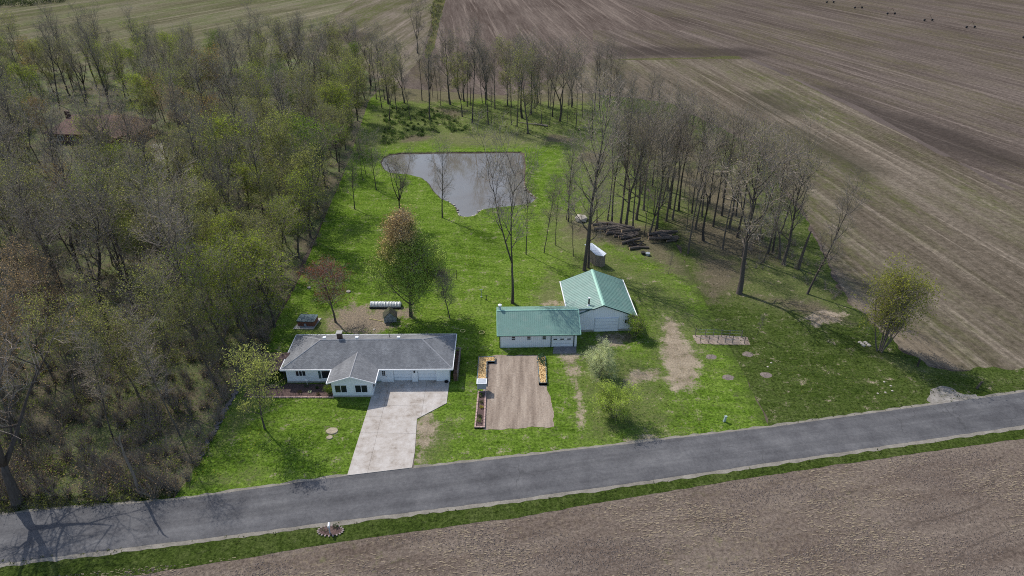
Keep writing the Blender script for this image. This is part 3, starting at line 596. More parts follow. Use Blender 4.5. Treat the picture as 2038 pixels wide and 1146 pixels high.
        for k in range(n):
            t = start + (1 - start) * (k + g.uniform(0.2, 1.0)) / n; t = min(t, 1.0)
            i = t * K; i0 = min(int(i), K - 1); b = P[i0].lerp(P[i0 + 1], i - i0); ax = (P[i0 + 1] - P[i0]).normalized()
            side = ax.orthogonal().normalized(); side.rotate(Matrix.Rotation(k * 2.4 + g.uniform(-0.6, 0.6), 3, ax))
            nd = (ax * g.uniform(0.5, 1.0) + side * g.uniform(0.6, 1.0) + Vector((0, 0, 0.15))).normalized()
            if lvl == 3: s.branch(b, nd, s.twig * g.uniform(0.5, 1.2), 0.012, 4)
            else: s.branch(b, nd, L * (0.62 - 0.35 * t) * g.uniform(0.75, 1.25) + 0.3, r * (0.55 - 0.3 * t) + 0.006, lvl + 1)
        if lvl == 3: s.tips += P[1:]
PROTO = {}
def proto(key, bark='bark', **kw):
    t = TreeGen(**kw); a = t.trunk.mesh('trunk_' + key, M[bark]); a.polygons.foreach_set('use_smooth', [True] * len(a.polygons)); c = t.crown.mesh('crown_' + key, [M['twig'], M['leaf']])
    PROTO[key] = (a, c, t.H)
for i in range(5): proto('tall%d' % i, seed=10 + i, H=23, r=0.2 + 0.02 * i, clear=0.48 + 0.03 * (i % 3), n1=13, len1=0.19, up1=1.2, n2=6, n3=5, n4=2, shape='vase', crook=0.035, lowdead=3, leaves=600, lsize=0.16, bark='bark_dark' if i % 2 else 'bark', tr=0.011)
for i in range(5): proto('wide%d' % i, seed=30 + i, H=20, r=0.34, clear=0.25, n1=13, len1=0.32, up1=1.0, n2=7, n3=6, n4=3, shape='vase', crook=0.07, fork=(0, 3, 2, 0, 4)[i], leaves=1800, lsize=0.18, bark='bark_dark' if i % 2 == 0 else 'bark', tr=0.016)
for i in range(4): proto('leafy%d' % i, seed=50 + i, H=15, r=0.22, clear=0.15, n1=16, len1=0.33, up1=0.9, n2=7, n3=6, n4=3, shape='round', crook=0.06, leaves=7500, lsize=0.23, tr=0.011)
for i in range(4): proto('bud%d' % i, seed=70 + i, H=17, r=0.24, clear=0.22, n1=15, len1=0.3, up1=1.1, n2=7, n3=6, n4=3, shape='vase', crook=0.06, fork=(0, 2, 3, 0)[i], leaves=5600, lsize=0.2, tr=0.012)
for i in range(3): proto('slim%d' % i, seed=90 + i, H=14, r=0.1, clear=0.35, n1=10, len1=0.18, up1=1.5, n2=5, n3=5, n4=3, shape='vase', crook=0.05, leaves=500, lsize=0.14, tr=0.011)
for i in range(3): proto('lone%d' % i, seed=110 + i, H=19, r=0.22, clear=0.25, n1=14, len1=0.27, up1=1.1, n2=6, n3=6, n4=3, shape='vase', crook=0.035, fork=(0, 2, 0)[i], leaves=300, lsize=0.14, tr=0.012, bark='bark_dark')
TC = dict(bare=(0.24, 0.24, 0.12), yg=(0.29, 0.37, 0.05), olive=(0.27, 0.30, 0.09), green=(0.15, 0.25, 0.025), rust=(0.33, 0.22, 0.07), pink=(0.33, 0.25, 0.15), red=(0.12, 0.04, 0.03), white=(0.5, 0.5, 0.4))
NTREE = [0]
def tree(key, x, y, h, label, group=None, color='bare', rz=None, wid=1.0, cat='tree', name=None, tilt=(0, 0)):
    a, c, H = PROTO[key]; s = h / H
    t = thing(name or ('leafing_tree' if color not in ('bare', 'white') else 'bare_tree'), x, y, 0, rz if rz is not None else random.uniform(0, 6.28), label, cat, group)
    if tilt != (0, 0): t.rotation_euler = (Matrix.Rotation(tilt[1], 3, 'Y') @ Matrix.Rotation(tilt[0], 3, 'X') @ Matrix.Rotation(t.rotation_euler[2], 3, 'Z')).to_euler()
    t.scale = (s * wid, s * wid, s)
    for nm, me in (('trunk', a), ('crown', c)):
        ob = bpy.data.objects.new(nm, me); C.objects.link(ob); ob.parent = t; ob.color = (*TC[color], 1) if isinstance(color, str) else (*color, 1)
    NTREE[0] += 1; return t
def ptree(px, py, ty, key, label, **kw):
    x, y = at(px, py); return tree(key, x, y, height(px, py, ty), label, **kw)

# -- single trees of the lot and its neighbours
proto('maple', seed=5, H=17.5, r=0.3, clear=0.09, n1=38, len1=0.36, up1=0.65, n2=8, n3=7, n4=3, shape='cone', crook=0.04, leaves=52000, lsize=0.22, tr=0.009, lowbias=0.85)
x, y = at(818, 629); mp = tree('maple', x, y, height(818, 629, 436), 'dense green leafing maple with orange top behind the house', color=(0.062, 0.095, 0.02), rz=0.4, wid=1.0, name='maple_tree')
m2 = NT('maple_leaves', 0.75, 0.1)   # new leaves: russet at the sunny top and left, green below
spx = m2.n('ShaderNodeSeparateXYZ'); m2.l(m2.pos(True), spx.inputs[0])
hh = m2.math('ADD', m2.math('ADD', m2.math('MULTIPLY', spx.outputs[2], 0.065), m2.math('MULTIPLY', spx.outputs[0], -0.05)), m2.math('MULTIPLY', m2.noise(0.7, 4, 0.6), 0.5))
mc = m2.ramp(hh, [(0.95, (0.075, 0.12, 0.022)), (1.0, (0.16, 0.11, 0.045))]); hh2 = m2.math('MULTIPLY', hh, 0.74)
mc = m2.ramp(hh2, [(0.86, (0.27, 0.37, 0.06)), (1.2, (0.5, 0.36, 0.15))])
mc = m2.mix(1.0, mc, m2.ramp(m2.noise(1.4, 5, 0.7), [(0.3, (0.6, 0.6, 0.6)), (0.7, (1.35, 1.35, 1.35))]), 'MULTIPLY')
m2.col(mc); PROTO['maple'][1].materials[1] = m2.m
proto('yellow', seed=8, H=9, r=0.14, clear=0.2, n1=15, len1=0.33, up1=0.8, n2=7, n3=6, n4=3, shape='round', crook=0.06, leaves=4200, lsize=0.2, twig=0.5, tr=0.006)
ptree(527, 853, 728, 'yellow', 'yellow-green young tree on the front lawn by the flower bed', color=(0.44, 0.5, 0.15), rz=4.1, wid=0.85)
proto('redbud', seed=9, H=8, r=0.13, clear=0.3, n1=14, len1=0.3, up1=0.9, n2=7, n3=6, n4=4, shape='round', crook=0.05, leaves=4200, lsize=0.13, twig=0.45, tr=0.006)
ptree(668, 641, 550, 'redbud', 'small round red-budded tree between the hot tub and mulch', color=(0.24, 0.085, 0.06), rz=0.5, wid=1.3)
proto('pinkish', seed=11, H=7.5, r=0.09, clear=0.25, n1=14, len1=0.24, up1=1.2, n2=7, n3=6, n4=4, shape='oval', crook=0.05, leaves=1500, lsize=0.1, twig=0.4, tr=0.007)
ptree(895, 633, 547, 'pinkish', 'small greyish-pink bare tree right of the dense maple', color='pink', rz=0.2)
lot = [(880.5, 433, 305, 'lone0', 'bare tree with stone ring at the tip of the pond'), (797, 440, 312, 'wide4', 'gnarled many-forked bare tree behind the dense maple'),
       (749, 378, 285, 'lone0', 'slender bare tree at the left end of the pond'), (706, 416, 325, 'lone2', 'thin bare tree standing alone on the shaded lawn left of the pond'),
       (1020, 603, 312, 'lone1', 'tall forked bare tree just behind the low green-roofed shed'), (1047, 506, 355, 'slim0', 'thin bare tree on the lawn behind the low shed, left of two alike'),
       (1083, 503, 370, 'slim1', 'thin bare tree halfway between the forked tree and the silver-roofed shed'), (1106, 488, 372, 'slim2', 'slim bare tree on the lawn below the right end of the pond'),
       (1141, 510, 398, 'slim1', 'thin bare tree directly left of the silver-roofed shed'), (1163, 538, 232, 'lone2', 'tallest dark bare tree behind the big barn'),
       (1171, 533, 330, 'lone0', 'lower of the two dark bare trees touching the silver-roofed shed'), (1188, 448, 335, 'lone2', 'bare tree between the pale boulder and the log pile'),
       (1131, 441, 300, 'lone2', 'slender bare tree right of the pond tip, front one of a pair'), (1127, 437, 330, 'slim2', 'slender bare tree right of the pond tip, back one of a pair'),
       (722, 358, 270, 'slim0', 'slim bare tree at the wood edge left of the pond, nearer of two'), (729, 350, 262, 'slim2', 'slim bare tree at the wood edge left of the pond, farther of two'),
       (1178, 276, 185, 'lone0', 'tall bare tree in rough grass at the back right of the pond'), (1220, 345, 235, 'lone2', 'bare tree on rough grass right of the pond'),
       (1607, 585, 400, 'lone0', 'bare tree leaning right at the edge of the stubble field'), (1506, 670, 628, 'slim1', 'tiny bare sapling beside the row of vine posts'),
       (1330, 545, 508, 'slim2', 'tiny bare sapling on the brown dirt near the burnt log'), (831, 106, 8, 'wide1', 'large lone bare tree in the far striped field')]
for px, py, ty, k, lb in lot: ptree(px, py, ty, k, lb, rz=px * 0.37, **({'tilt': (0, R(7))} if px == 1607 else {}))
proto('oldoak', seed=23, H=20, r=0.42, clear=0.28, n1=12, len1=0.3, up1=0.9, n2=7, n3=7, n4=3, shape='round', crook=0.09, leaves=2500, lsize=0.18, bark='bark_dark')
ptree(1471, 584, 330, 'oldoak', 'large old grey tree with thick leaning trunk left of the bushy tree', rz=2.2, tilt=(0, R(7)))
proto('roadside', seed=27, H=18, r=0.66, clear=0.18, n1=18, len1=0.55, up1=0.6, n2=7, n3=6, n4=3, shape='vase', crook=0.06, fork=4, leaves=3500, lsize=0.16, bark='bark_dark')
x, y = at(36, 1003); tree('roadside', x, y, 19.5, 'massive roadside tree with brown buds casting branch shadows on the road', color=(0.3, 0.22, 0.13), rz=2.6, name='roadside_tree', tilt=(0, R(9)))
proto('multistem', seed=31, H=9.5, r=0.12, clear=0.15, n1=8, len1=0.3, up1=1.0, n2=6, n3=6, n4=3, shape='round', crook=0.06, stems=7, leaves=13000, lsize=0.18, tr=0.006)
ptree(1750, 700, 566, 'multistem', 'bushy many-stemmed yellow-green tree beside the stubble field', color=(0.3, 0.33, 0.06), name='bushy_tree', rz=0.3)
proto('blossom', seed=33, H=4.6, r=0.1, clear=0.04, n1=11, len1=0.5, up1=0.35, n2=6, n3=4, n4=2, shape='round', crook=0.08, stems=4, leaves=20000, lsize=0.14, twig=0.35, tr=0.005)
tree('blossom', *at(1194, 752), 4.0, 'white-blossoming round shrub in front of the big barn', color=(0.62, 0.7, 0.42), cat='shrub', name='blossom_shrub', rz=1.0, wid=0.82)
tree('blossom', *at(1222, 830), 3.9, 'light green round shrub near the road, without blossom', color=(0.46, 0.6, 0.13), cat='shrub', name='green_shrub', rz=2.6, wid=0.95)
proto('round_bush', seed=35, H=2.0, r=0.05, clear=0.05, n1=10, len1=0.4, up1=0.8, n2=5, n3=4, n4=2, shape='round', stems=4, leaves=4200, lsize=0.14, twig=0.15, tr=0.005)
tree('round_bush', *at(1265, 668), 2.3, 'bright green round bush at the right corner of the big barn', color=(0.24, 0.36, 0.05), cat='bush', name='round_bush')
tree('round_bush', *at(656, 784), 0.9, 'bright green ball bush beside the white front bay', color=(0.2, 0.3, 0.03), cat='bush', name='round_bush')
# broken snags
sn = thing('snag', *at(278, 984), 0, 0, 'broken bare pole of a dead tree at the road edge', 'dead tree')
MB().tube([(0, 0, 0), (0.1, 0.1, 3), (-0.1, 0.1, 6), (0.1, 0, 8.4), (0.35, 0.1, 9.2)], [0.17, 0.15, 0.12, 0.08, 0.03], 8).tube([(0, 0.05, 7.2), (-0.4, 0, 8.0), (-0.5, 0.1, 8.6)], [0.06, 0.04, 0.02], 5).build('trunk', M['wood_gray'], sn)
sn = thing('snag', *at(1589, 535), 0, 0, 'broken snag trunk standing left of the leaning bare tree', 'dead tree')
MB().tube([(0, 0, 0), (0.1, 0, 3), (0.4, 0, 6), (0.7, 0.1, 7.6)], [0.3, 0.26, 0.2, 0.1], 8).build('trunk', M['log'], sn)
# -- back row behind the pond
back = [(790, 223, 100, 't'), (818, 243, 150, 's'), (855, 239, 92, 't'), (896, 208, 75, 'w'), (877, 210, 132, 's'), (920, 232, 130, 'b'), (940, 245, 76, 't'), (972, 247, 110, 't'), (978, 244, 150, 's'), (1018, 248, 120, 's'), (1029, 252, 95, 't'),
        (1051, 266, 132, 'b'), (1039, 235, 85, 'w'), (1057, 227, 90, 't'), (1078, 248, 130, 's'), (1094, 249, 140, 's'), (1099, 232, 100, 't'), (1114, 241, 98, 'w'), (1128, 249, 160, 's'), (1118, 220, 110, 't'), (1146, 255, 130, 't'), (1183, 220, 105, 't'), (1193, 220, 108, 't'),
        (1227, 215, 150, 'w'), (985, 216, 105, 't'), (930, 212, 90, 't'), (960, 205, 95, 's'), (1010, 210, 100, 'b'), (1070, 208, 110, 't'), (1140, 210, 120, 's'), (760, 215, 95, 't'), (805, 205, 90, 'w'), (840, 200, 98, 't'), (775, 240, 130, 'b'), (1160, 235, 125, 's'), (1205, 250, 140, 't')]
_br = random.Random(44)
for _ in range(24): back.append((_br.uniform(745, 1215), _br.uniform(192, 226), _br.uniform(88, 130), _br.choice('ttttwws')))
KS = {'t': ('tall', 5), 'w': ('wide', 5), 's': ('slim', 3), 'b': ('bud', 4), 'l': ('leafy', 4)}
NM = {'t': 'straight bare tree', 'w': 'broad-crowned bare tree', 's': 'thin bare tree', 'b': 'budding olive tree'}
for i, (px, py, ty, k) in enumerate(back):
    kk, nn = KS[k]; ptree(px, py, ty, kk + str(i % nn), NM[k] + ' in the row behind the pond, ' + ('towards its left end' if px < 880 else 'left of its middle' if px < 980 else 'right of its middle' if px < 1090 else 'towards its right end') + (', nearer the water' if py > 235 else ''), group='trees in the row behind the pond', color='olive' if k == 'b' else 'bare', rz=i * 1.7)
# -- right-hand wood strip
right = [(1217, 442), (1209, 438), (1235, 444), (1246, 451), (1261, 457), (1282, 470), (1292, 473), (1303, 466), (1308, 455), (1327, 439), (1310, 412), (1318, 409), (1340, 438), (1335, 416), (1350, 418), (1370, 505), (1365, 457), (1383, 457), (1401, 479), (1412, 405), (1420, 451), (1438, 497), (1436, 429),
         (1466, 473), (1479, 512), (1521, 523), (1529, 505), (1536, 501), (1549, 514), (1560, 527), (1281, 418), (1265, 438), (1252, 418), (1240, 395), (1275, 385), (1300, 370), (1330, 380), (1360, 390), (1385, 400), (1262, 350), (1290, 335), (1320, 345), (1350, 350), (1380, 362), (1410, 372),
         (1440, 395), (1245, 320), (1270, 300), (1300, 300), (1335, 310), (1370, 325), (1400, 340), (1230, 290), (1255, 265), (1290, 270), (1325, 280), (1360, 295), (1240, 240), (1275, 245), (1310, 255), (1465, 430), (1490, 455), (1510, 480), (1450, 455), (1395, 430), (1375, 425), (1225, 262), (1345, 262)]
rr = random.Random(12)
for i, (px, py) in enumerate(right):
    if py < 380 and rr.random() < 0.3: continue
    k = 't' if rr.random() < 0.66 else ('w' if rr.random() < 0.45 else ('b' if rr.random() < 0.12 else 's')); kk, nn = KS[k]
    x, y = at(px + rr.uniform(-2, 2), py + rr.uniform(-1, 1)); h = {'t': rr.uniform(19, 24), 'w': rr.uniform(17, 21), 's': rr.uniform(11, 16), 'b': rr.uniform(13, 17)}[k] * min(0.94, 0.6 + 0.36 * (py - 240) / 200)
    zone = 'near the log piles' if py > 430 and px < 1400 else ('by the stubble field' if px > 1430 else 'right of the pond')
    tree(kk + str(rr.randrange(nn)), x, y, h, ('high ' if h > 20 else 'medium ' if h > 15 else 'low ') + NM[k] + ' in the right wood ' + zone + (', at its front' if py > 470 else ', well back' if py < 330 else ''), group=NM[k] + 's of the right-hand wood ' + zone, color='olive' if k == 'b' else 'bare', rz=rr.uniform(0, 6.28))
# -- the left-hand wood
keys = [  # crown centre read from the photograph, height, kind, colour: the trees that stand out
    (100, 300, 22, 'wide1', 'bare'), (250, 370, 13, 'leafy0', 'yg'), (430, 165, 17, 'bud1', 'rust'), (330, 115, 13, 'leafy2', 'yg'), (425, 105, 12, 'leafy3', 'green'), (345, 240, 14, 'bud1', 'pink'), (500, 160, 16, 'bud0', 'olive'), (290, 430, 15, 'leafy1', 'olive'),
    (325, 460, 17, 'bud2', 'olive'), (450, 340, 22, 'wide4', 'bare'), (460, 320, 15, 'leafy0', 'yg'), (605, 330, 15, 'leafy2', 'green'), (560, 300, 13, 'leafy3', 'yg'), (470, 520, 12, 'leafy0', 'yg'), (500, 500, 12, 'leafy1', 'olive'), (420, 470, 14, 'leafy2', 'olive'),
    (100, 580, 14, 'bud3', 'pink'), (60, 640, 15, 'bud1', 'pink'), (40, 350, 12, 'leafy3', 'olive'), (130, 380, 12, 'bud2', 'rust'), (90, 135, 13, 'leafy1', 'olive'), (275, 205, 12, 'leafy0', 'yg'), (75, 240, 9, 'leafy2', 'rust'), (120, 330, 6, 'bud0', 'pink'), (170, 335, 6, 'slim0', 'bare'), (215, 328, 6, 'slim1', 'bare'), (262, 330, 7, 'bud2', 'olive'), (245, 700, 12, 'leafy3', 'olive'), (300, 690, 15, 'bud0', 'olive'),
    (360, 550, 21, 'wide3', 'bare'), (170, 520, 20, 'wide0', 'bare'), (190, 110, 20, 'wide3', 'bare'), (20, 250, 20, 'wide4', 'bare'), (570, 190, 19, 'tall1', 'bare'), (620, 140, 18, 'wide2', 'bare'), (10, 480, 18, 'wide2', 'bare'), (530, 570, 12, 'leafy1', 'yg'), (280, 300, 15, 'bud3', 'pink')]
NH = [at(88, 352), at(95, 222), at(280, 222), at(300, 352)]
fill = []; wr = random.Random(99); Wp = np.array(WOOD)
for px, py, h, k, c in keys:
    x, y = at(px, py, h * 0.62); fill.append((x, y, h, k, c))
cand = []
for _ in range(14000):
    y = 55 + 215 * wr.random() ** 1.15; zc = y * math.cos(PITCH) + 52 * math.sin(PITCH); xl = -1130 / FPX * zc; x = wr.uniform(xl, -36); cand.append((x, y))
dd, _ = sdf(np.array(cand), Wp)
nhd, _ = sdf(np.array(cand), NH); cl, _ = sdf(np.array(cand), pts((275, 352), (290, 270), (350, 270), (355, 352)))
BUDGET = 400
for (x, y), s_, s2, s3 in zip(cand, dd, nhd, cl):   # the edge of the wood along the lawn stands thick
    if not (-6.5 < s_ < -1.2 and 74 < y < 235 and x > -72): continue
    if any((x - a) ** 2 + (y - b) ** 2 < 16 for a, b, *_ in fill): continue
    k = wr.choice(['bud0', 'bud1', 'wide1', 'bud3', 'tall1', 'wide0', 'leafy1', 'slim0', 'wide3', 'bud2']); fill.append((x, y, wr.uniform(9, 15), k, 'bare' if k[:3] in ('tal', 'wid', 'sli') else wr.choice(['olive', 'olive', 'yg'])))
for (x, y), s_, s2, s3 in zip(cand, dd, nhd, cl):
    if len(fill) >= BUDGET: break
    if s_ > -1.8 or s2 < 3 or s3 < 1 or (y < np.interp(x, [-63, -38], [58.5, 63])): continue
    mn = 4.5 + (y - 55) * 0.011 + (2.6 if y < 92 else 0)
    if any((x - a) ** 2 + (y - b) ** 2 < mn * mn for a, b, *_ in fill): continue
    q = wr.random(); near = y < 90
    if q < 0.28: k, h, c = 'tall%d' % wr.randrange(5), wr.uniform(16, 23), 'bare'
    elif q < 0.50: k, h, c = 'wide%d' % wr.randrange(5), wr.uniform(13, 20), 'bare'
    elif q < 0.80: k, h, c = 'bud%d' % wr.randrange(4), wr.uniform(11, 17), wr.choice(['olive', 'olive', 'pink' if near else 'yg', 'rust' if wr.random() < 0.1 else 'olive'])
    elif q < 0.94: k, h, c = 'leafy%d' % wr.randrange(4), wr.uniform(7, 12), wr.choice(['yg', 'olive', 'green', 'olive'])
    else: k, h, c = 'slim%d' % wr.randrange(3), wr.uniform(9, 14), 'bare'
    if near and k.startswith('leafy'): c = wr.choice(['pink', 'olive']); k = k.replace('leafy', 'bud')
    if y < 68 and k[:3] == 'bud': k, c = 'slim%d' % wr.randrange(3), 'bare'
    fill.append((x, y, h, k, c))
CN = {'bare': {'tall': 'tall straight bare tree', 'wide': 'broad-crowned bare tree', 'slim': 'thin bare tree'}, 'yg': 'bright yellow-green leafing tree', 'olive': 'olive-tinted budding tree', 'green': 'fresh green leafing tree', 'rust': 'rusty orange budding tree', 'pink': 'brownish-pink budding tree'}
def kindname(k, c): return CN['bare'][k[:4]] if c == 'bare' else CN[c]
FEAT = [kindname(k, c) for x, y, h, k, c in fill]
for i, (x, y, h, k, c) in enumerate(fill):
    o_ = sorted((j for j in range(len(fill)) if j != i), key=lambda j: (fill[j][0] - x) ** 2 + (fill[j][1] - y) ** 2)
    nb_ = next((j for j in o_ if FEAT[j] != FEAT[i]), o_[0]); nbk = FEAT[nb_].split(' ')[0].replace('olive-tinted', 'olive').replace('brownish-pink', 'pinkish'); side = 'left' if fill[nb_][0] > x else 'right'
    size = 'low' if h < 11 else 'medium' if h < 16 else 'high'
    zone = 'by the road' if y < 72 else 'beside the house' if y < 95 else 'beside the back lawn' if y < 130 else 'beside the pond' if y < 185 else 'at the field edge'
    nm = CN['bare'][k[:4]] if c == 'bare' and isinstance(CN['bare'], dict) and k[:4] in CN['bare'] else CN.get(c)
    tree(k, x, y, h, '%s %s in left wood %s, %s of %s one' % (size, nm.replace('broad-crowned', 'broad').replace('tall straight', 'straight').replace('olive-tinted', 'olive').replace('bright ', ''), zone, side, nbk), group='%ss in the left-hand wood %s' % (nm, zone), color=c, rz=wr.uniform(0, 6.28), wid=wr.uniform(0.95, 1.25))

# ------------------------------------------------------------------ undergrowth and brush (nobody could count it)
def brush(name, label, cat, spots, leafcol, twigs=14, leaves=26, size=0.2, H=1.3, seed=1):
    rng = random.Random(seed); mb = MB()
    for (x, y) in spots:
        h = H * rng.uniform(0.5, 1.4); w = h * rng.uniform(0.5, 0.9)
        for _ in range(twigs):
            a = rng.uniform(0, 6.28); b = Vector((x + rng.gauss(0, 0.15), y + rng.gauss(0, 0.15), 0)); e = b + Vector((math.cos(a) * w * rng.random(), math.sin(a) * w * rng.random(), h * rng.uniform(0.5, 1.1))); mb.spike(b, e, 0.02)
        for _ in range(leaves):
            a = rng.uniform(0, 6.28); r_ = w * math.sqrt(rng.random()); random.seed(rng.random()); mb.leaf(Vector((x + math.cos(a) * r_, y + math.sin(a) * r_, h * rng.uniform(0.1, 1.0) * (1 - 0.4 * r_ / w))), size * rng.uniform(0.6, 1.4))
    o = mb.build(name, [M['twig'], M['leaf']]); o.color = (*leafcol, 1); return finish(o, 'stuff', label, cat)
ur = random.Random(5)
sp = [c for c, s_, s2, s3 in zip(cand, dd, nhd, cl) if s_ < 0.5 and s2 > 1 and s3 > 0]
ur.shuffle(sp)
brush('undergrowth', 'brown twiggy undergrowth and brambles covering the floor of the left-hand wood', 'undergrowth', sp[:1100], (0.34, 0.26, 0.165), 26, 26, 0.2, 1.7, 1)
brush('undergrowth', 'olive green low saplings and shoots scattered through the left-hand wood', 'undergrowth', sp[1100:2100], (0.22, 0.27, 0.06), 12, 48, 0.24, 2.2, 2)
brush('undergrowth', 'pale brown twiggy brush and young growth in the wood nearest the road', 'undergrowth', [p for p in sp if p[1] < 96][:430], (0.36, 0.28, 0.18), 46, 22, 0.17, 2.9, 9)
def inpoly(poly, n, rng):
    P = np.array(poly); x0, y0 = P.min(0); x1, y1 = P.max(0); q = np.array([(rng.uniform(x0, x1), rng.uniform(y0, y1)) for _ in range(n * 4)]); s_, _ = sdf(q, P); return [tuple(a) for a in q[s_ < 0][:n]]
brush('bramble_thicket', 'dark green bramble thicket behind the left end of the pond', 'bushes', inpoly(pts((765, 215), (860, 215), (935, 252), (920, 262), (850, 268), (800, 282), (760, 290)), 240, ur), (0.07, 0.13, 0.03), 8, 60, 0.24, 1.0, 3)
brush('rough_weeds', 'sparse green and straw weeds under the trees behind the pond', 'weeds', inpoly(pts((850, 212), (1190, 205), (1200, 270), (1040, 270), (930, 260)), 260, ur), (0.14, 0.17, 0.05), 6, 22, 0.2, 0.6, 4)
brush('field_edge_brush', 'brown twiggy brush along the foot of the right-hand wood', 'brush', inpoly(pts((1480, 420), (1560, 450), (1680, 590), (1640, 600), (1560, 540), (1480, 540)), 90, ur) + inpoly(pts((1210, 215), (1330, 225), (1480, 300), (1580, 420), (1540, 440), (1430, 380), (1300, 330)), 260, ur), (0.15, 0.14, 0.07), 18, 12, 0.16, 1.5, 5)
brush('ditch_brush', 'scrubby brush lining the ditch beside the lone far tree', 'brush', inpoly(pts((845, 100), (858, 55), (856, 20), (866, -10), (884, -10), (878, 25), (866, 65), (858, 100)), 110, ur), (0.075, 0.085, 0.03), 10, 30, 0.4, 1.8, 6)
brush('distant_hedge', 'dark hedge line at the far left end of the fields', 'hedge', inpoly(pts((-60, 6), (60, 2), (130, -2), (130, 6), (60, 12), (-60, 18)), 120, ur), (0.04, 0.06, 0.02), 8, 40, 0.6, 4.0, 7)
def litter_stuff(name, label, cat, mat, spots, size, flat, seed, kind='lump', color=None):
    g = random.Random(seed); mb = MB()
    for (x, y) in spots:
        z_ = 0.02; k = size * g.uniform(0.4, 1.5)
        if kind == 'lump':
            b = len(mb.v); a0 = g.uniform(0, 6.28)
            mb.v += [(x + k * math.cos(a0 + t) * g.uniform(0.7, 1.3), y + k * math.sin(a0 + t) * g.uniform(0.7, 1.3), z_ - 0.02) for t in (0, 1.57, 3.14, 4.71)] + [(x + g.gauss(0, k * 0.2), y + g.gauss(0, k * 0.2), z_ + k * flat)]
            mb.f += [(b + i, b + (i + 1) % 4, b + 4) for i in range(4)]; mb.m += [0] * 4
        elif kind == 'stalk':
            a = g.uniform(-0.25, 0.25) + (0 if g.random() < 0.7 else 1.57); dx, dy = math.cos(a) * k, math.sin(a) * k; w_ = 0.035
            mb.face([(x - dx, y - dy, z_ + 0.03), (x + dx, y + dy, z_ + 0.05), (x + dx, y + dy + w_, z_ + 0.05), (x - dx, y - dy + w_, z_ + 0.03)])
        else:
            for _ in range(4): random.seed(g.random()); mb.leaf(Vector((x + g.gauss(0, k * 0.5), y + g.gauss(0, k * 0.5), z_ + k * 0.4)), k, 0)
    o = mb.build(name, mat)
    if color: o.color = (*color, 1)
    return finish(o, 'stuff', label, cat)
def clumped(P, seed):
    from mathutils import noise as mn_
    return [p for p in P if mn_.fractal(Vector((p[0] * 0.09 + seed, p[1] * 0.22, seed)), 1.0, 2.0, 4) + ur.uniform(-0.25, 0.25) > 0.05]
litter_stuff('soil_clods', 'small pale clods of dry soil over the vegetable plot', 'soil clods', plain('dry_clod', (0.3, 0.245, 0.195), 1, 0.4, 3), inpoly(pts((988, 712), (1066, 712), (1086, 770), (1097, 846), (968, 850), (968, 768)), 2600, ur), 0.07, 0.6, 13)
tillp = [at(-40, 1160), at(400, 1118), at(1019, 1036), at(1532, 948), at(2080, 870), at(2080, 1170), at(-40, 1170)]
litter_stuff('soil_clods', 'brown clods of soil scattered over the tilled field in front of the road', 'soil clods', plain('clod_soil', (0.14, 0.112, 0.094), 1, 0.4, 3), clumped(inpoly(tillp, 26000, ur), 5), 0.085, 0.5, 3)
litter_stuff('crop_residue', 'pale straw stalks lying over the tilled field in front of the road', 'crop residue', plain('straw_stalk', (0.33, 0.27, 0.18), 1, 0.3, 2), clumped(inpoly(tillp, 14000, ur), 6), 0.13, 0.3, 4, 'stalk')
_bare = [np.array([at(*p) for p in poly]) for poly, w in dirt + brown[3:]]
def on_grass(P):
    A = np.array(P); ok = np.ones(len(A), bool)
    for b_ in _bare: ok &= sdf(A, b_)[0] > 0.6
    return [tuple(a) for a in A[ok]]
litter_stuff('grass_tufts', 'longer tufts of grass on the rough ground around the sheds and lawns', 'grass tufts', M['leaf'], on_grass(inpoly(pts((1150, 560), (1330, 560), (1450, 720), (1400, 860), (1180, 880), (1150, 720)), 1800, ur) + inpoly(pts((700, 290), (735, 215), (1200, 208), (1260, 330), (1180, 500), (1090, 300)), 2200, ur) + inpoly(pts((400, 960), (480, 790), (700, 800), (690, 940)), 500, ur)), 0.12, 0.5, 5, 'tuft', (0.25, 0.32, 0.08))
litter_stuff('grass_tufts', 'duller tufts of long grass in the verges and the neighbouring grass', 'grass tufts', M['leaf'], inpoly([(-60, 44.5), (0, 53.2), (66, 65.8), (66, 67.0), (0, 54.6), (-60, 45.9)], 1300, ur) + inpoly(pts((1400, 560), (1700, 640), (1860, 740), (2050, 745), (2050, 775), (1540, 850), (1470, 720)), 1500, ur), 0.13, 0.5, 6, 'tuft', (0.13, 0.165, 0.045))
brush('verge_weeds', 'tall straw and green weeds on the bank between wood and road', 'weeds', inpoly(pts((-10, 1000), (200, 985), (345, 968), (345, 988), (200, 1004), (-10, 1022)), 200, ur), (0.16, 0.19, 0.06), 14, 26, 0.13, 0.6, 8)

# ------------------------------------------------------------------ the house
house = thing('house', -20.15, 76.2, 0, R(0.5), 'long white single-storey house with grey hip roof and two garage doors', 'house')
b = MB().box(-11.45, 11.4, 0.9, 8.1, 0.0, 2.5)
GX = [(3.55, 6.05), (6.95, 9.45)]
for a, c in ((-11.45, 2.6), (2.6, 3.5), (6.1, 6.9), (9.5, 11.4)): b.box(a, c, 0.5 if c != 3.5 and c != 6.9 else 0.42, 0.903, 0, 2.5)
b.box(3.5, 6.1, 0.5, 0.903, 2.25, 2.5).box(6.9, 9.5, 0.5, 0.903, 2.25, 2.5)
BX0, BX1, BF = -4.35, 1.1, -2.75                                     # front bay
b.box(BX0, BX1, BF, 0.497, 0, 2.5); b.prism([(BX0, BF), (BX1, BF), (BX1, BF + 0.01), (BX0, BF + 0.01)], 2.5, 2.5)
gm = (BX0 + BX1) / 2
b.face([(BX0, BF, 2.5), (BX1, BF, 2.5), (gm, BF, 3.5)])
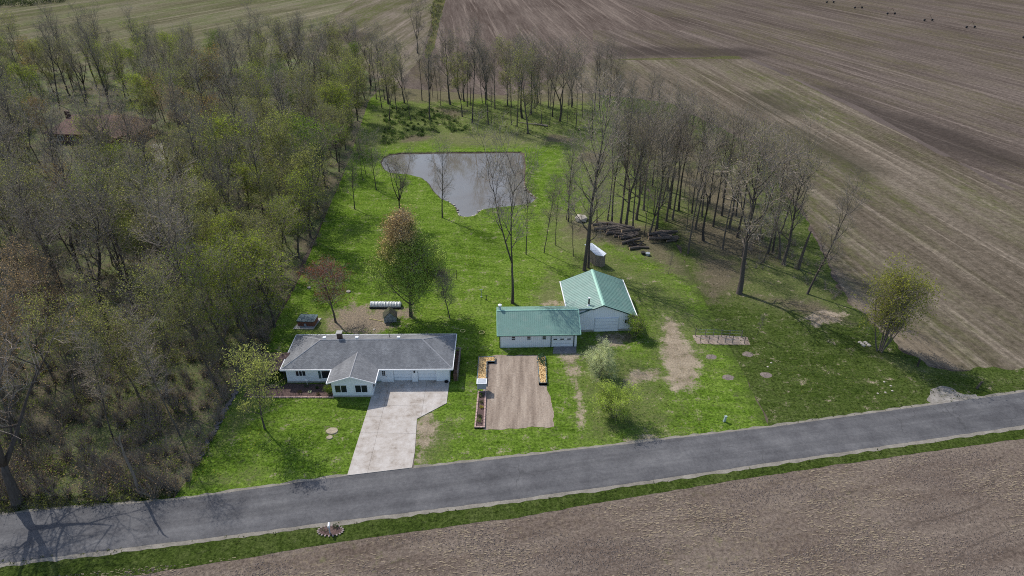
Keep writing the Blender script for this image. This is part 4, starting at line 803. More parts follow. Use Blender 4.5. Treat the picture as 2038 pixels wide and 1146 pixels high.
b.build('wall', M['siding'], house)
MB().box(-11.5, -4.38, 0.44, 0.498, 0, 0.25).box(-4.42, 1.16, BF - 0.05, BF - 0.003, 0, 0.25).box(-11.52, -11.455, 0.44, 8.1, 0, 0.25).build('foundation', M['concrete'], house)
# hip roof and bay roof as one skin each
ez, rz_ = 2.6, 4.6; x0, x1, y0, y1 = -11.95, 11.9, 0.0, 8.6; rx0, rx1, ry = -7.1, 7.4, 4.4
A, B, Cc, D = (x0, y0, ez), (x1, y0, ez), (x1, y1, ez), (x0, y1, ez); E1, E2 = (rx0, ry, rz_), (rx1, ry, rz_)
mb = MB(); mb.slab([A, B, E2, E1], 0.1); mb.slab([Cc, D, E1, E2], 0.1); mb.slab([B, Cc, E2], 0.1); mb.slab([D, A, E1], 0.1)
bz = 3.72; bf = -3.12; L1, R1 = BX0 - 0.5, BX1 + 0.55; bm_ = (L1 + R1) / 2; sl = 2.0 / 4.4
yr = (bz - ez) / sl
eL = (L1, bf, ez + 0.02); eR = (R1, bf, ez + 0.02); top = (bm_, bf, bz); rb = (bm_, yr + 0.05, bz + 0.02)
mb.slab([eL, top, rb, (L1, 0.02, ez + 0.03)], 0.09); mb.slab([top, eR, (R1, 0.02, ez + 0.03), rb], 0.09)
roof = mb.build('roof', M['shingle'], house)
mb = MB()   # ridge and hip caps
for p, q in ((E1, E2), (A, E1), (D, E1), (B, E2), (Cc, E2), (top, rb)): mb.tube([Vector(p) - Vector((0, 0, 0.05)), Vector(q) - Vector((0, 0, 0.05))], 0.1, 10)
mb.build('ridge_cap', plain('ridge_shingles', (0.3, 0.3, 0.31), 0.95, 0.15, 4), roof)
mb = MB()   # fascia and gutters
mb.box(x0 - 0.06, L1, -0.1, -0.002, ez - 0.17, ez + 0.02).box(R1, x1 + 0.06, -0.1, -0.002, ez - 0.17, ez + 0.02).box(x0 - 0.06, x1 + 0.06, y1 + 0.002, y1 + 0.09, ez - 0.17, ez + 0.02)
mb.box(x0 - 0.09, x0 - 0.002, 0.0, y1, ez - 0.17, ez + 0.03).box(x1 + 0.002, x1 + 0.09, 0.0, y1, ez - 0.17, ez + 0.03)
mb.box(L1 - 0.1, L1 - 0.002, bf, 0.0, ez - 0.15, ez + 0.04).box(R1 + 0.002, R1 + 0.1, bf, 0.0, ez - 0.15, ez + 0.04)
mb.slab([(L1, bf - 0.06, ez + 0.05), (L1, bf - 0.003, ez + 0.05), (bm_, bf - 0.003, bz + 0.03), (bm_, bf - 0.06, bz + 0.03)][::-1], 0.16); mb.slab([(bm_, bf - 0.06, bz + 0.03), (bm_, bf - 0.003, bz + 0.03), (R1, bf - 0.003, ez + 0.05), (R1, bf - 0.06, ez + 0.05)][::-1], 0.16)
mb.box(11.28, 11.36, 0.4, 0.48, 0.1, 2.4).build('fascia', M['trim'], house)
MB().box(x0 + 0.02, x1 - 0.02, 0.02, 0.9, ez - 0.16, ez - 0.12).build('soffit', M['trim'], house)
def window(parent, x0, x1, z0, z1, y, cols=2, rows=1, sash=True, nm='window', frame='trim', yaw=None):
    w = MB(); t = 0.07
    w.box(x0 - t, x1 + t, y - 0.05, y - 0.003, z0 - t, z0).box(x0 - t, x1 + t, y - 0.05, y - 0.003, z1, z1 + t).box(x0 - t, x0, y - 0.05, y - 0.003, z0, z1).box(x1, x1 + t, y - 0.05, y - 0.003, z0, z1)
    for i in range(1, cols): xm = x0 + (x1 - x0) * i / cols; w.box(xm - 0.035, xm + 0.035, y - 0.045, y - 0.003, z0, z1)
    for i in range(1, rows): zm = z0 + (z1 - z0) * i / rows; w.box(x0, x1, y - 0.042, y - 0.003, zm - 0.03, zm + 0.03)
    f = w.build(nm, M[frame], parent)
    for i in range(cols):
        for j in range(rows):
            a = x0 + (x1 - x0) * i / cols; c = x0 + (x1 - x0) * (i + 1) / cols; p = z0 + (z1 - z0) * j / rows; q = z0 + (z1 - z0) * (j + 1) / rows
            MB().box(a + 0.036, c - 0.036, y - 0.025, y - 0.004, p + 0.031, q - 0.031).build('pane', M['glass'], f)
    return f
window(house, -10.1, -8.75, 1.15, 2.1, 0.5, 3, 1)
window(house, -6.5, -5.3, 0.75, 2.15, 0.5, 1, 1)
MB().box(-6.95, -6.62, 0.455, 0.497, 0.7, 2.2).build('shutter', plain('shutter_paint', (0.05, 0.09, 0.1), 0.6, 0.1, 3), house)
window(house, -3.95, -2.35, 0.8, 2.0, BF, 2, 1); window(house, -1.2, 0.45, 0.8, 2.0, BF, 2, 1)
sw = MB().box(BX1 + 0.003, BX1 + 0.05, -2.2, -1.0, 0.75, 2.05).build('window', M['trim'], house); MB().box(BX1 + 0.051, BX1 + 0.06, -2.12, -1.64, 0.82, 1.98).box(BX1 + 0.051, BX1 + 0.06, -1.56, -1.08, 0.82, 1.98).build('pane', M['glass'], sw)
d = MB().box(1.75, 2.65, 0.44, 0.497, 0.02, 2.1).build('front_door', M['trim'], house)
for i in range(2):
    for j in range(3): MB().box(1.98 + i * 0.23, 2.17 + i * 0.23, 0.425, 0.438, 1.15 + j * 0.28, 1.4 + j * 0.28).build('pane', M['glass'], d)
MB().tube([(2.55, 0.38, 1.0), (2.55, 0.44, 1.0)], 0.03, 6).build('handle', M['black'], d)
for a, c in GX:
    gd = MB().box(a - 0.03, c + 0.03, 0.80, 0.885, 0.04, 2.25).build('garage_door', M['trim'], house)
    for k in range(4): MB().box(a, c, 0.755, 0.797, 0.06 + k * 0.545, 0.585 + k * 0.545).build('panel', M['door'], gd)
for x in (1.42, 6.5):
    ln = MB().box(x - 0.09, x + 0.09, 0.22, 0.40, 1.75, 2.1).box(x - 0.03, x + 0.03, 0.2, 0.42, 2.1, 2.2).build('wall_lantern', M['black'], house)
MB().tube([(10.9, 0.42, 0.1), (10.9, 0.3, 0.1), (10.9, 0.3, 0.1)], 0.28, 10).build('downspout_pot', M['black'], house)
# chimney and vents on the roof
ch = MB().box(-4.85, -4.2, 4.75, 5.4, 4.2, 5.35).build('chimney', M['brick'], roof)
MB().box(-4.95, -4.1, 4.65, 5.5, 5.351, 5.45).build('chimney_cap', M['concrete'], house)
for x in (-6.65, -2.0, 3.95): MB().box(x - 0.22, x + 0.22, 4.6, 4.95, 4.5, 4.8).build('roof_vent', M['trim'], roof)
MB().tube([(2.35, 6.2, 3.7), (2.35, 6.2, 4.5)], 0.05, 6).build('vent_pipe', M['black'], roof)
# lean-to on the left side
fl = at(488, 736.5, 2.25); bl = at(511, 701.5, 2.85); fr = (fl[0] + 5.3, fl[1]); br = (fl[0] + 5.3, bl[1])
lt = thing('lean_to', fl[0], fl[1], 0, 0, 'dark open lean-to with leaf-littered brown roof against the house', 'lean-to')
wx = -31.75 - fl[0]; dpt = bl[1] - fl[1]
MB().slab([(0, 0, 2.25), (wx, 0, 2.25), (wx, dpt, 2.85), (0.1, dpt, 2.85)], 0.12).build('roof', M['shingle_dark'], lt)
MB().box(0.2, wx - 0.05, dpt - 0.35, dpt - 0.2, 0, 2.7).box(0.2, 0.3, 0.3, dpt - 0.36, 0, 2.25).build('wall', plain('dark_boards', (0.035, 0.032, 0.035), 0.9, 0.3, 4), lt)
for x in (0.15, wx * 0.5, wx - 0.2): MB().box(x, x + 0.12, 0.1, 0.22, 0, 2.12).build('post', M['black'], lt)
# firewood rack along the right side wall
fwx, fwy = at(905, 756); fw = thing('firewood_rack', -8.25, 76.9, 0, 0, 'long brown firewood rack against the right side wall of the house', 'firewood rack')
mb = MB(); fr_ = random.Random(4)
for i in range(7): mb.box(0.55, 0.65, i * 0.95, i * 0.95 + 0.1, 0, 1.45)
mb.box(0.5, 0.7, -0.1, 5.9, 1.45, 1.55).box(-0.05, 0.7, 5.9, 6.1, 1.3, 1.5); mb.build('frame', M['wood_gray'], fw)
lg = MB()
for i in range(22):
    for j in range(5): lg.tube([(0.0, 0.12 + i * 0.262, 0.14 + j * 0.25), (fr_.uniform(0.45, 0.54), 0.12 + i * 0.262, 0.14 + j * 0.25)], fr_.uniform(0.1, 0.13), 6)
finish(lg.build('firewood', plain('firewood', (0.15, 0.085, 0.06), 0.95, 0.6, 3), fw), 'stuff')
# coiled hose by the front door
hs = MB()
for k in range(3): hs.tube([(0.4 * math.cos(t) , 0.4 * math.sin(t), 0.06 + 0.05 * k) for t in [i * math.pi / 8 for i in range(17)]], 0.03, 5, False)
o = hs.build('garden_hose', plain('grey_green_hose', (0.25, 0.28, 0.2), 0.6, 0.1, 3)); o.location = (*at(753, 760), 0.08); finish(o, None, 'coiled pale garden hose beside the front door', 'hose')
# brick edging and plants of the flower bed
e0, e1 = at(498, 791), at(665, 791.5); ed = MB(); nbk = int(math.dist(e0, e1) / 0.32)
for i in range(nbk):
    t = i / nbk; x = e0[0] + (e1[0] - e0[0]) * t; y = e0[1] + (e1[1] - e0[1]) * t; ed.box(x, x + 0.29, y - 0.1, y + 0.1, 0.0, 0.14 + 0.02 * (i % 3))
finish(ed.build('brick_edging', M['redbrick']), None, 'low pink brick edging along the front flower bed', 'edging')
pr = random.Random(6)
def small_plant(px, py, h, col, label, name='small_plant', n=60, size=0.16, spread=0.7, cat='plant', z=0.03, group=None):
    mb = MB(); 
    for _ in range(n):
        a = pr.uniform(0, 6.28); r_ = h * spread * math.sqrt(pr.random()); random.seed(pr.random()); mb.leaf(Vector((math.cos(a) * r_, math.sin(a) * r_, h * pr.uniform(0.1, 1) * (1 - 0.4 * r_ / h))), size * pr.uniform(0.7, 1.3))
    for _ in range(6): a = pr.uniform(0, 6.28); mb.spike(Vector((0, 0, 0)), Vector((math.cos(a) * h * 0.4, math.sin(a) * h * 0.4, h * 0.8)), 0.015)
    o = mb.build(name, [M['twig'], M['leaf']]); o.color = (*col, 1); o.location = (*at(px, py), z); return finish(o, None, label, cat, group)
small_plant(611, 769, 0.55, (0.16, 0.22, 0.1), 'pale green clump in the shaded flower bed below the first window')
small_plant(632, 773, 0.35, (0.07, 0.12, 0.03), 'dark low plant in the flower bed left of the ball bush')
small_plant(617, 781, 0.35, (0.5, 0.55, 0.45), 'small white-flowering plant in the middle of the flower bed')
small_plant(597, 782, 0.45, (0.12, 0.11, 0.05), 'brown-green grassy tuft at the left of the flower bed')
small_plant(633, 786, 0.4, (0.12, 0.1, 0.05), 'thin brownish tuft right by the brick edging')
o = MB().box(-0.18, 0.18, -0.12, 0.12, 0.9, 1.15).tube([(0, 0, 0), (0, 0, 0.9)], 0.03, 6).build('bird_feeder', M['trim']); o.location = (*at(612, 767), 0); finish(o, None, 'small white feeder on a pole in front of the left house wall', 'feeder')
# stump circles
for px, py, s_, lb in ((661, 858, 0.75, 'larger pale sawn stump flush with the front lawn'), (656, 871, 0.4, 'smaller pale sawn stump nearer the road on the front lawn')):
    mb = MB().tube([(0, 0, 0), (0, 0, 0.12)], [s_ * 1.05, s_], 12); o = mb.build('stump', plain('stump_wood', (0.33, 0.28, 0.2), 0.95, 0.3, 4)); o.location = (*at(px, py), 0.0); o.scale = (1, 0.8, 1); finish(o, None, lb, 'stump')
# dark stone row down the left side of the lot
a0, a1 = at(396, 914), at(482, 756); sr = thing('stone_row', a0[0], a0[1], 0, 0, 'long low row of dark stones along the left edge of the lawn', 'stone row')
def rock_mesh(seed, name, mat):
    g = random.Random(seed); bm = bmesh.new(); bmesh.ops.create_icosphere(bm, subdivisions=1, radius=1)
    for v in bm.verts: v.co *= g.uniform(0.75, 1.15); v.co.z *= 0.65
    me = bpy.data.meshes.new(name); bm.to_mesh(me); bm.free(); me.materials.append(mat); return me
RD = [rock_mesh(i, 'stone', M['stonedark']) for i in range(3)]; RP = [rock_mesh(i + 9, 'stone', M['stone']) for i in range(3)]
Lr = math.dist(a0, a1); nr = 78
for i in range(nr):
    t = i / nr + pr.uniform(-0.004, 0.004); o = bpy.data.objects.new('stone', RD[i % 3]); C.objects.link(o); o.parent = sr; s_ = pr.uniform(0.18, 0.34)
    o.location = ((a1[0] - a0[0]) * t + pr.uniform(-0.25, 0.25), (a1[1] - a0[1]) * t, s_ * 0.4); o.scale = (s_, s_ * 1.1, s_); o.rotation_euler = (0, 0, pr.uniform(0, 6))

# ------------------------------------------------------------------ low shed with green steel roof
sx, sy = at(995.5, 692.5); shed = thing('low_shed', -1.85, 85.05, 0, R(1.5), 'long low grey steel shed with pale green roof and one garage door', 'shed')
SW, SDp = 11.65, 7.1
b = MB().box(0, SW, 0.12, SDp, 0, 2.4); b.box(0, 7.75, 0, 0.123, 0, 2.4).box(7.75, SW, 0, 0.123, 2.15, 2.4).box(11.3, SW, 0, 0.123, 0, 2.15)
for x in (0, SW): b.face([(x, 0.12, 2.4), (x, SDp, 2.4), (x, SDp / 2, 4.2)])
b.build('wall', M['steel_wall'], shed)
e, rg = 2.52, 4.35; rmid = 3.75
mb = MB(); rx0s, rx1s = -0.42, 12.2
mb.slab([(rx0s, -0.42, e), (rx1s, -0.42, e), (rx1s, rmid, rg), (rx0s, rmid, rg)], 0.05); mb.slab([(rx1s, 7.75, e), (rx0s, 7.75, e), (rx0s, rmid, rg), (rx1s, rmid, rg)], 0.05)
sroof = mb.build('roof', M['green'], shed)
def ribs(mb, p0, p1, q0, q1, pitch, r=0.022):
    """ribs from the p line (eave) to the q line (ridge)"""
    n = int((Vector(p1) - Vector(p0)).length / pitch)
    for i in range(n + 1):
        a = Vector(p0).lerp(Vector(p1), i / n); c = Vector(q0).lerp(Vector(q1), i / n); mb.tube([a + Vector((0, 0, 0.012)), c + Vector((0, 0, 0.012))], r, 4, False)
mb = MB(); ribs(mb, (rx0s, -0.42, e), (rx1s, -0.42, e), (rx0s, rmid, rg), (rx1s, rmid, rg), 0.3); ribs(mb, (rx0s, 7.75, e), (rx1s, 7.75, e), (rx0s, rmid, rg), (rx1s, rmid, rg), 0.3)
finish(mb.build('rib', plain('green_rib', (0.2, 0.34, 0.285), 0.45, 0.05, 1), sroof), 'stuff')
MB().slab([(rx0s, rmid - 0.16, rg - 0.0), (rx1s, rmid - 0.16, rg - 0.0), (rx1s, rmid, rg + 0.08), (rx0s, rmid, rg + 0.08)], 0.02).slab([(rx1s, rmid + 0.16, rg - 0.0), (rx0s, rmid + 0.16, rg - 0.0), (rx0s, rmid, rg + 0.08), (rx1s, rmid, rg + 0.08)], 0.02).build('ridge_cap', M['greentrim'], sroof)
MB().slab([(rx1s - 0.1, -0.42, e + 0.04), (rx1s + 0.02, -0.42, e + 0.04), (rx1s + 0.02, rmid, rg + 0.04), (rx1s - 0.1, rmid, rg + 0.04)], 0.14).slab([(rx0s - 0.02, -0.42, e + 0.04), (rx0s + 0.1, -0.42, e + 0.04), (rx0s + 0.1, rmid, rg + 0.04), (rx0s - 0.02, rmid, rg + 0.04)], 0.14).box(rx0s, rx1s, -0.47, -0.422, e - 0.1, e + 0.05).build('rake_trim', M['greentrim'], sroof)
MB().box(-0.06, 0.09, -0.04, -0.003, 0, 2.4).box(7.68, 7.8, -0.04, -0.003, 0, 2.4).box(11.15, 11.28, -0.04, -0.003, 0, 2.2).box(rx0s, rx1s, -0.42, -0.30, e - 0.2, e - 0.11).box(7.8, 11.15, -0.04, -0.003, 2.2, 2.3).build('corner_trim', M['darkgreen'], shed)
gd = MB().box(7.8, 11.15, 0.07, 0.118, 0.02, 2.2).build('garage_door', M['trim'], shed)
for k in range(4): MB().box(7.85, 11.1, 0.03, 0.068, 0.04 + k * 0.54, 0.56 + k * 0.54).build('panel', M['steel_wall'] if False else M['door'], gd)
for k in range(3): MB().box(8.1 + k * 1.05, 8.65 + k * 1.05, 0.01, 0.029, 1.3, 1.5).build('pane', M['glass'], gd)
for px in (497, 623, 749):
    X = (900 + px / 4.076 - 1019) * 0.0752 + 1.85; window(shed, X - 0.28, X + 0.28, 1.42, 2.02, 0.0, 1, 2)
MB().tube([(0.1, 4.1, 3.9), (0.1, 4.1, 5.0)], 0.2, 8).build('flue', M['galv'], sroof); MB().tube([(0.1, 4.1, 5.0), (0.1, 4.1, 5.15), (0.1, 4.1, 5.25)], [0.3, 0.3, 0.05], 8).build('flue_cap', M['trim'], shed)

# ------------------------------------------------------------------ big barn
barn = thing('barn', 14.1, 89.3, 0, R(3.15), 'large grey steel barn with green gabled roof and wide closed door', 'barn')
hw, D_, ez, rz_ = 4.85, 11.1, 2.8, 4.95; sl = (rz_ - ez) / 5.3
b = MB().box(-hw, hw, 0.3, D_, 0.35, 2.9); b.face([(-hw, 0.3, 2.9), (hw, 0.3, 2.9), (0, 0.3, 2.9 + hw * sl)]); b.face([(-hw, D_, 2.9), (hw, D_, 2.9), (0, D_, 2.9 + hw * sl)])
b.face([(-hw, 0.3, 2.9), (0, 0.3, 2.9 + hw * sl - 0.01), (-1.6, 0.3, 4.3), (-hw - 0.2, 0.3, 4.3)])
b.build('wall', M['steel_wall'], barn)
MB().box(-hw + 0.02, -1.2, 0.24, D_ - 0.02, 0, 0.349).box(2.6, hw - 0.02, 0.24, D_ - 0.02, 0, 0.349).box(-1.2, 2.6, 0.5, D_ - 0.02, 0, 0.349).build('foundation', M['concrete'], barn)
mb = MB(); mb.slab([(0, 0, rz_), (-5.3, 0, ez), (-5.3, D_ + 0.4, ez), (0, D_ + 0.4, rz_)][::-1], 0.05); mb.slab([(5.3, 0, ez), (0, 0, rz_), (0, D_ + 0.4, rz_), (5.3, D_ + 0.4, ez)][::-1], 0.05)
xq = -(rz_ - 4.32) / sl
mb.slab([(xq, 0.0, 4.33), (-5.0, 0.0, 4.33), (-5.0, 0.7, 4.33), (-4.6, 2.2, rz_ - 4.6 * sl + 0.02), (xq, 0.1, 4.32)][::-1], 0.04)
broof = mb.build('roof', M['green'], barn)
mb = MB(); ribs(mb, (-5.3, 0, ez), (-5.3, D_ + 0.4, ez), (0, 0, rz_), (0, D_ + 0.4, rz_), 0.45, 0.018); ribs(mb, (5.3, 0, ez), (5.3, D_ + 0.4, ez), (0, 0, rz_), (0, D_ + 0.4, rz_), 0.45, 0.018)
finish(mb.build('rib', M['green'], broof), 'stuff')
MB().slab([(-0.28, -0.02, rz_ - 0.06), (0, -0.02, rz_ + 0.07), (0, D_ + 0.42, rz_ + 0.07), (-0.28, D_ + 0.42, rz_ - 0.06)][::-1], 0.02).slab([(0, -0.02, rz_ + 0.07), (0.28, -0.02, rz_ - 0.06), (0.28, D_ + 0.42, rz_ - 0.06), (0, D_ + 0.42, rz_ + 0.07)][::-1], 0.02).build('ridge_cap', M['greentrim'], broof)
MB().box(5.302, 5.44, -0.02, D_ + 0.4, ez - 0.12, ez + 0.03).box(-5.44, -5.302, 2.5, D_ + 0.4, ez - 0.12, ez + 0.03).build('gutter', M['trim'], barn)
MB().slab([(0, -0.06, rz_ + 0.02), (5.3, -0.06, ez + 0.02), (5.3, -0.003, ez + 0.02), (0, -0.003, rz_ + 0.02)], 0.16).slab([(xq, -0.06, 4.34), (0, -0.06, rz_ + 0.02), (0, -0.003, rz_ + 0.02), (xq, -0.003, 4.34)], 0.16).slab([(-5.0, -0.06, 4.34), (xq, -0.06, 4.34), (xq, -0.003, 4.34), (-5.0, -0.003, 4.34)], 0.16).build('rake_trim', M['darkgreen'], barn)
gd = MB().box(-1.2, 2.6, 0.2, 0.296, 0.02, 2.5).build('garage_door', plain('barn_door', (0.66, 0.7, 0.74), 0.6, 0.05, 1), barn)
for k in range(4): MB().box(-1.1, 2.5, 0.15, 0.198, 0.04 + k * 0.6, 0.62 + k * 0.6).build('panel', M['door'], gd)
window(barn, 3.55, 4.3, 1.35, 2.05, 0.3, 2, 1); sd2 = MB().box(-4.3, -3.4, 0.24, 0.297, 0.3, 2.3).build('side_door', M['trim'], barn); MB().box(-4.1, -3.7, 0.22, 0.238, 1.2, 2.1).build('pane', M['glass'], sd2)
MB().box(hw - 0.02, hw + 0.05, 0.25, 0.34, 0.36, 2.7).build('corner_trim', M['trim'], barn)
MB().tube([(-2.05, 1.5, 3.9), (-2.05, 1.5, 5.35)], 0.13, 8).build('flue', M['black'], broof); MB().tube([(-2.05, 1.5, 5.35), (-2.05, 1.5, 5.5)], 0.17, 8).tube([(-2.05, 1.5, 4.0), (-2.05, 1.5, 4.3)], [0.3, 0.15], 8).build('flue_cap', M['trim'], barn)

# ------------------------------------------------------------------ neighbour's brick house in the wood
nx, ny = at(180, 287); nh = thing('brick_house', nx, ny, 0, R(-3), 'brown-roofed brick house half hidden among the trees of the wood', 'house')
MB().box(-12, 12, 0.6, 11, 0, 2.6).build('wall', plain('brown_brick', (0.17, 0.1, 0.075), 0.9, 0.2, 5), nh)
mb = MB(); a, b2, c2, d2 = (-12.8, 0, 2.7), (12.8, 0, 2.7), (12.8, 14, 2.7), (-12.8, 14, 2.7); r1, r2 = (-7, 7, 6.2), (7, 7, 6.2)
mb.slab([a, b2, r2, r1], 0.1).slab([c2, d2, r1, r2], 0.1).slab([b2, c2, r2], 0.1).slab([d2, a, r1], 0.1)
mb.slab([(4, -3, 2.72), (6.8, -3, 4.1), (6.8, 3, 4.1), (4, 0.2, 2.72)], 0.08).slab([(6.8, -3, 4.1), (9.6, -3, 2.72), (9.6, 0.2, 2.72), (6.8, 3, 4.1)], 0.08)
nr_ = mb.build('roof', M['shingle_red'], nh); MB().box(-9.3, -8.3, 6.5, 7.5, 4.5, 7.2).build('chimney', M['brick'], nr_)
MB().box(4.4, 9.2, -2.6, 0.59, 0, 2.7).build('wall', plain('gable_brick', (0.17, 0.1, 0.075), 0.9, 0.2, 5), nh)
for x in (-9, -5.5, -1): window(nh, x, x + 1.4, 0.9, 2.1, 0.6, 2, 1)

# ------------------------------------------------------------------ back yard
tx, ty_ = at(611, 650); tub = thing('hot_tub', tx, ty_, 0, R(-4), 'covered brown hot tub with blue-grey lid on a concrete pad', 'hot tub')
pad = MB().prism([(-2.0, -0.75), (1.2, -0.8), (1.75, 2.4), (-1.3, 2.4)], 0, 0.12).build('concrete_pad', M['concrete']); pad.location = (tx, ty_, 0); finish(pad, None, 'grey concrete pad under the hot tub', 'concrete pad')
MB().prism([(-1.35, -0.05), (1.1, -0.05), (1.25, 0.1), (1.25, 1.9), (1.1, 2.0), (-1.35, 2.0), (-1.5, 1.85), (-1.5, 0.1)], 0.13, 0.95).build('cabinet', M['tubside'], tub)
MB().prism([(-1.42, -0.12), (1.17, -0.12), (1.32, 0.05), (1.32, 1.95), (1.17, 2.07), (-1.42, 2.07), (-1.57, 1.9), (-1.57, 0.05)], 0.955, 1.05).build('cover', M['tubcover'], tub)
MB().box(-0.35, -0.05, -0.15, -0.053, 0.15, 0.6).build('step', M['greyplastic'], tub)
px_, py_ = at(777, 642); dh = thing('playhouse', px_, py_, 0, R(8), 'small pale playhouse with mossy dark gable roof beside the maple', 'playhouse')
MB().box(-0.95, 0.95, 0, 1.5, 0.12, 1.05).build('floor_box', M['white'], dh); pbm = plain('pale_boards', (0.4, 0.44, 0.46), 0.8, 0.2, 3)
for yy in (-0.06, 1.505): MB().slab([(-0.97, yy, 0.1), (0.97, yy, 0.1), (0.97, yy, 1.05), (0, yy, 1.95), (-0.97, yy, 1.05)], 0).build('gable_wall', pbm, dh)
MB().slab([(-1.15, -0.15, 0.92), (0, -0.15, 2.02), (0, 1.75, 2.02), (-1.15, 1.75, 0.92)], 0.06).slab([(0, -0.15, 2.02), (1.15, -0.15, 0.92), (1.15, 1.75, 0.92), (0, 1.75, 2.02)], 0.06).build('roof', M['shingle_moss'], dh)
MB().box(-0.25, 0.2, -0.05, -0.012, 0.15, 0.75).build('door', M['blueblock'], dh)
hx, hy = at(768, 610); ht = thing('hoop_tunnel', hx, hy, 0, R(-1), 'low white plastic hoop tunnel in front of the back lawn', 'plant tunnel')
mb = MB(); seg = 22
for i in range(seg):
    a = -2.55 + 5.1 * i / seg; c = a + 5.1 / seg; ra = 0.62 + (0.05 if i % 2 else -0.03); rc = 0.62 + (0.05 if (i + 1) % 2 else -0.03)
    for k in range(6):
        t0, t1 = math.pi * k / 6, math.pi * (k + 1) / 6
        mb.face([(a, ra * math.cos(t0), 0.25 + ra * math.sin(t0)), (c, rc * math.cos(t0), 0.25 + rc * math.sin(t0)), (c, rc * math.cos(t1), 0.25 + rc * math.sin(t1)), (a, ra * math.cos(t1), 0.25 + ra * math.sin(t1))])
for x in (-2.55, 2.55): mb.face([(x, 0.6 * math.cos(math.pi * k / 8), 0.25 + 0.6 * math.sin(math.pi * k / 8)) for k in range(9)])
mb.build('cover', M['plastic'], ht)
for i in range(9): x = -2.5 + i * 0.625; MB().tube([(x, 0.7 * math.cos(t), 0.25 + 0.7 * math.sin(t)) for t in [math.pi * k / 8 for k in range(9)]], 0.025, 5).build('hoop', M['greyplastic'], ht)
MB().box(-2.6, 2.6, -0.75, -0.68, 0, 0.3).box(-2.6, 2.6, 0.68, 0.75, 0, 0.3).build('base_board', M['ash'], ht)
gx, gy = at(909, 556); gf = thing('swing_frame', gx, gy, 0, 0, 'thin dark pipe frame standing on the lawn right of the maple', 'pipe frame')
MB().tube([(0, 0, 0), (0, 0, 1.9)], 0.05, 6).build('post', M['black'], gf); MB().tube([(-3.7, 0, 0), (-3.7, 0, 2.0)], 0.05, 6).build('post', M['black'], gf); MB().tube([(-3.9, 0, 2.02), (0.1, 0, 1.92)], 0.05, 6).build('crossbar', M['black'], gf)
for px, py, h, lb in ((958, 591, 1.5, 'thin pale clothesline pole on the lawn left of the forked tree'), (968, 597, 0.9, 'short dark stake close to the clothesline pole')):
    o = MB().tube([(0, 0, 0), (0, 0, h)], 0.05, 6).box(-0.12, 0.12, -0.12, 0.12, 0, 0.08).box(-0.25, 0.25, -0.03, 0.03, h - 0.08, h).build('pole', M['greyplastic'] if h > 1 else M['black']); o.location = (*at(px, py), 0); finish(o, None, lb, 'pole')
for px, py, r_, lb in ((958.6, 662, 0.42, 'yellow ring lying on the grass between house and shed'), (921, 659, 0.38, 'yellow ring lying in the shade behind the house corner')):
    mb = MB().tube([(r_ * math.cos(t), r_ * math.sin(t), 0.06) for t in [i * math.pi / 10 for i in range(21)]], 0.055, 6, False); o = mb.build('yellow_ring', M['yellow']); o.location = (*at(px, py), 0.02); finish(o, None, lb, 'ring')
o = MB().tube([(0, 0, 0.1), (1.0, -0.3, 0.08), (2.1, -0.7, 0.07), (3.3, -1.0, 0.07)], 0.05, 5).build('yellow_hose', M['yellow']); o.location = (*at(735, 635), 0.02); finish(o, None, 'yellow hose lying straight across the mulch patch', 'hose')
for px, py, s_, lb in ((615, 573, 0.5, 'flat white stone on the back lawn left of the red-budded tree'), (694, 581, 0.55, 'grey-white boulder on the lawn right of the red-budded tree'), (745, 656, 0.28, 'small white stone at the lower edge of the mulch patch'), (1157, 438, 1.9, 'large pale boulder heap left of the log pile'), (877, 549, 0.3, 'small white stone on the lawn by the pipe frame')):
    o = bpy.data.objects.new('boulder', RP[int(px) % 3]); C.objects.link(o); o.location = (*at(px, py), s_ * 0.25); o.scale = (s_, s_ * 0.8, s_ * (0.5 if s_ < 1 else 0.55)); o.rotation_euler = (0, 0, px); finish(o, None, lb, 'stone')
# white stones of the pond shore
sp_ = [(1046, 372), (1048, 376), (1051, 380), (1054, 384), (1058, 388), (1061, 391), (1065, 394), (1068, 396), (1070, 399), (1066, 402), (1047, 378), (1056, 387), (906, 414), (909, 418), (912, 423), (911, 427), (914, 431), (919, 433), (947, 430), (950, 427), (954, 423), (957, 420), (960, 419), (943, 432), (938, 433), (926, 434), (931, 434), (895, 405), (889, 402), (1044, 366), (902, 410), (1063, 393)]
for i, (px, py) in enumerate(sp_):
    o = bpy.data.objects.new('shore_stone', RP[i % 3]); C.objects.link(o); s_ = pr.uniform(0.2, 0.42); x, y = at(px, py); o.location = (x + pr.uniform(-0.3, 0.3), y + pr.uniform(-0.3, 0.3), 0.22); o.scale = (s_, s_, s_ * 0.8); o.rotation_euler = (0, 0, pr.uniform(0, 6))
    finish(o, None, 'pale stone on the right shore of the pond' if px > 1000 else 'pale stone at the narrow front tip of the pond', 'stone', 'pale stones on the right pond shore' if px > 1000 else 'pale stones round the pond tip')
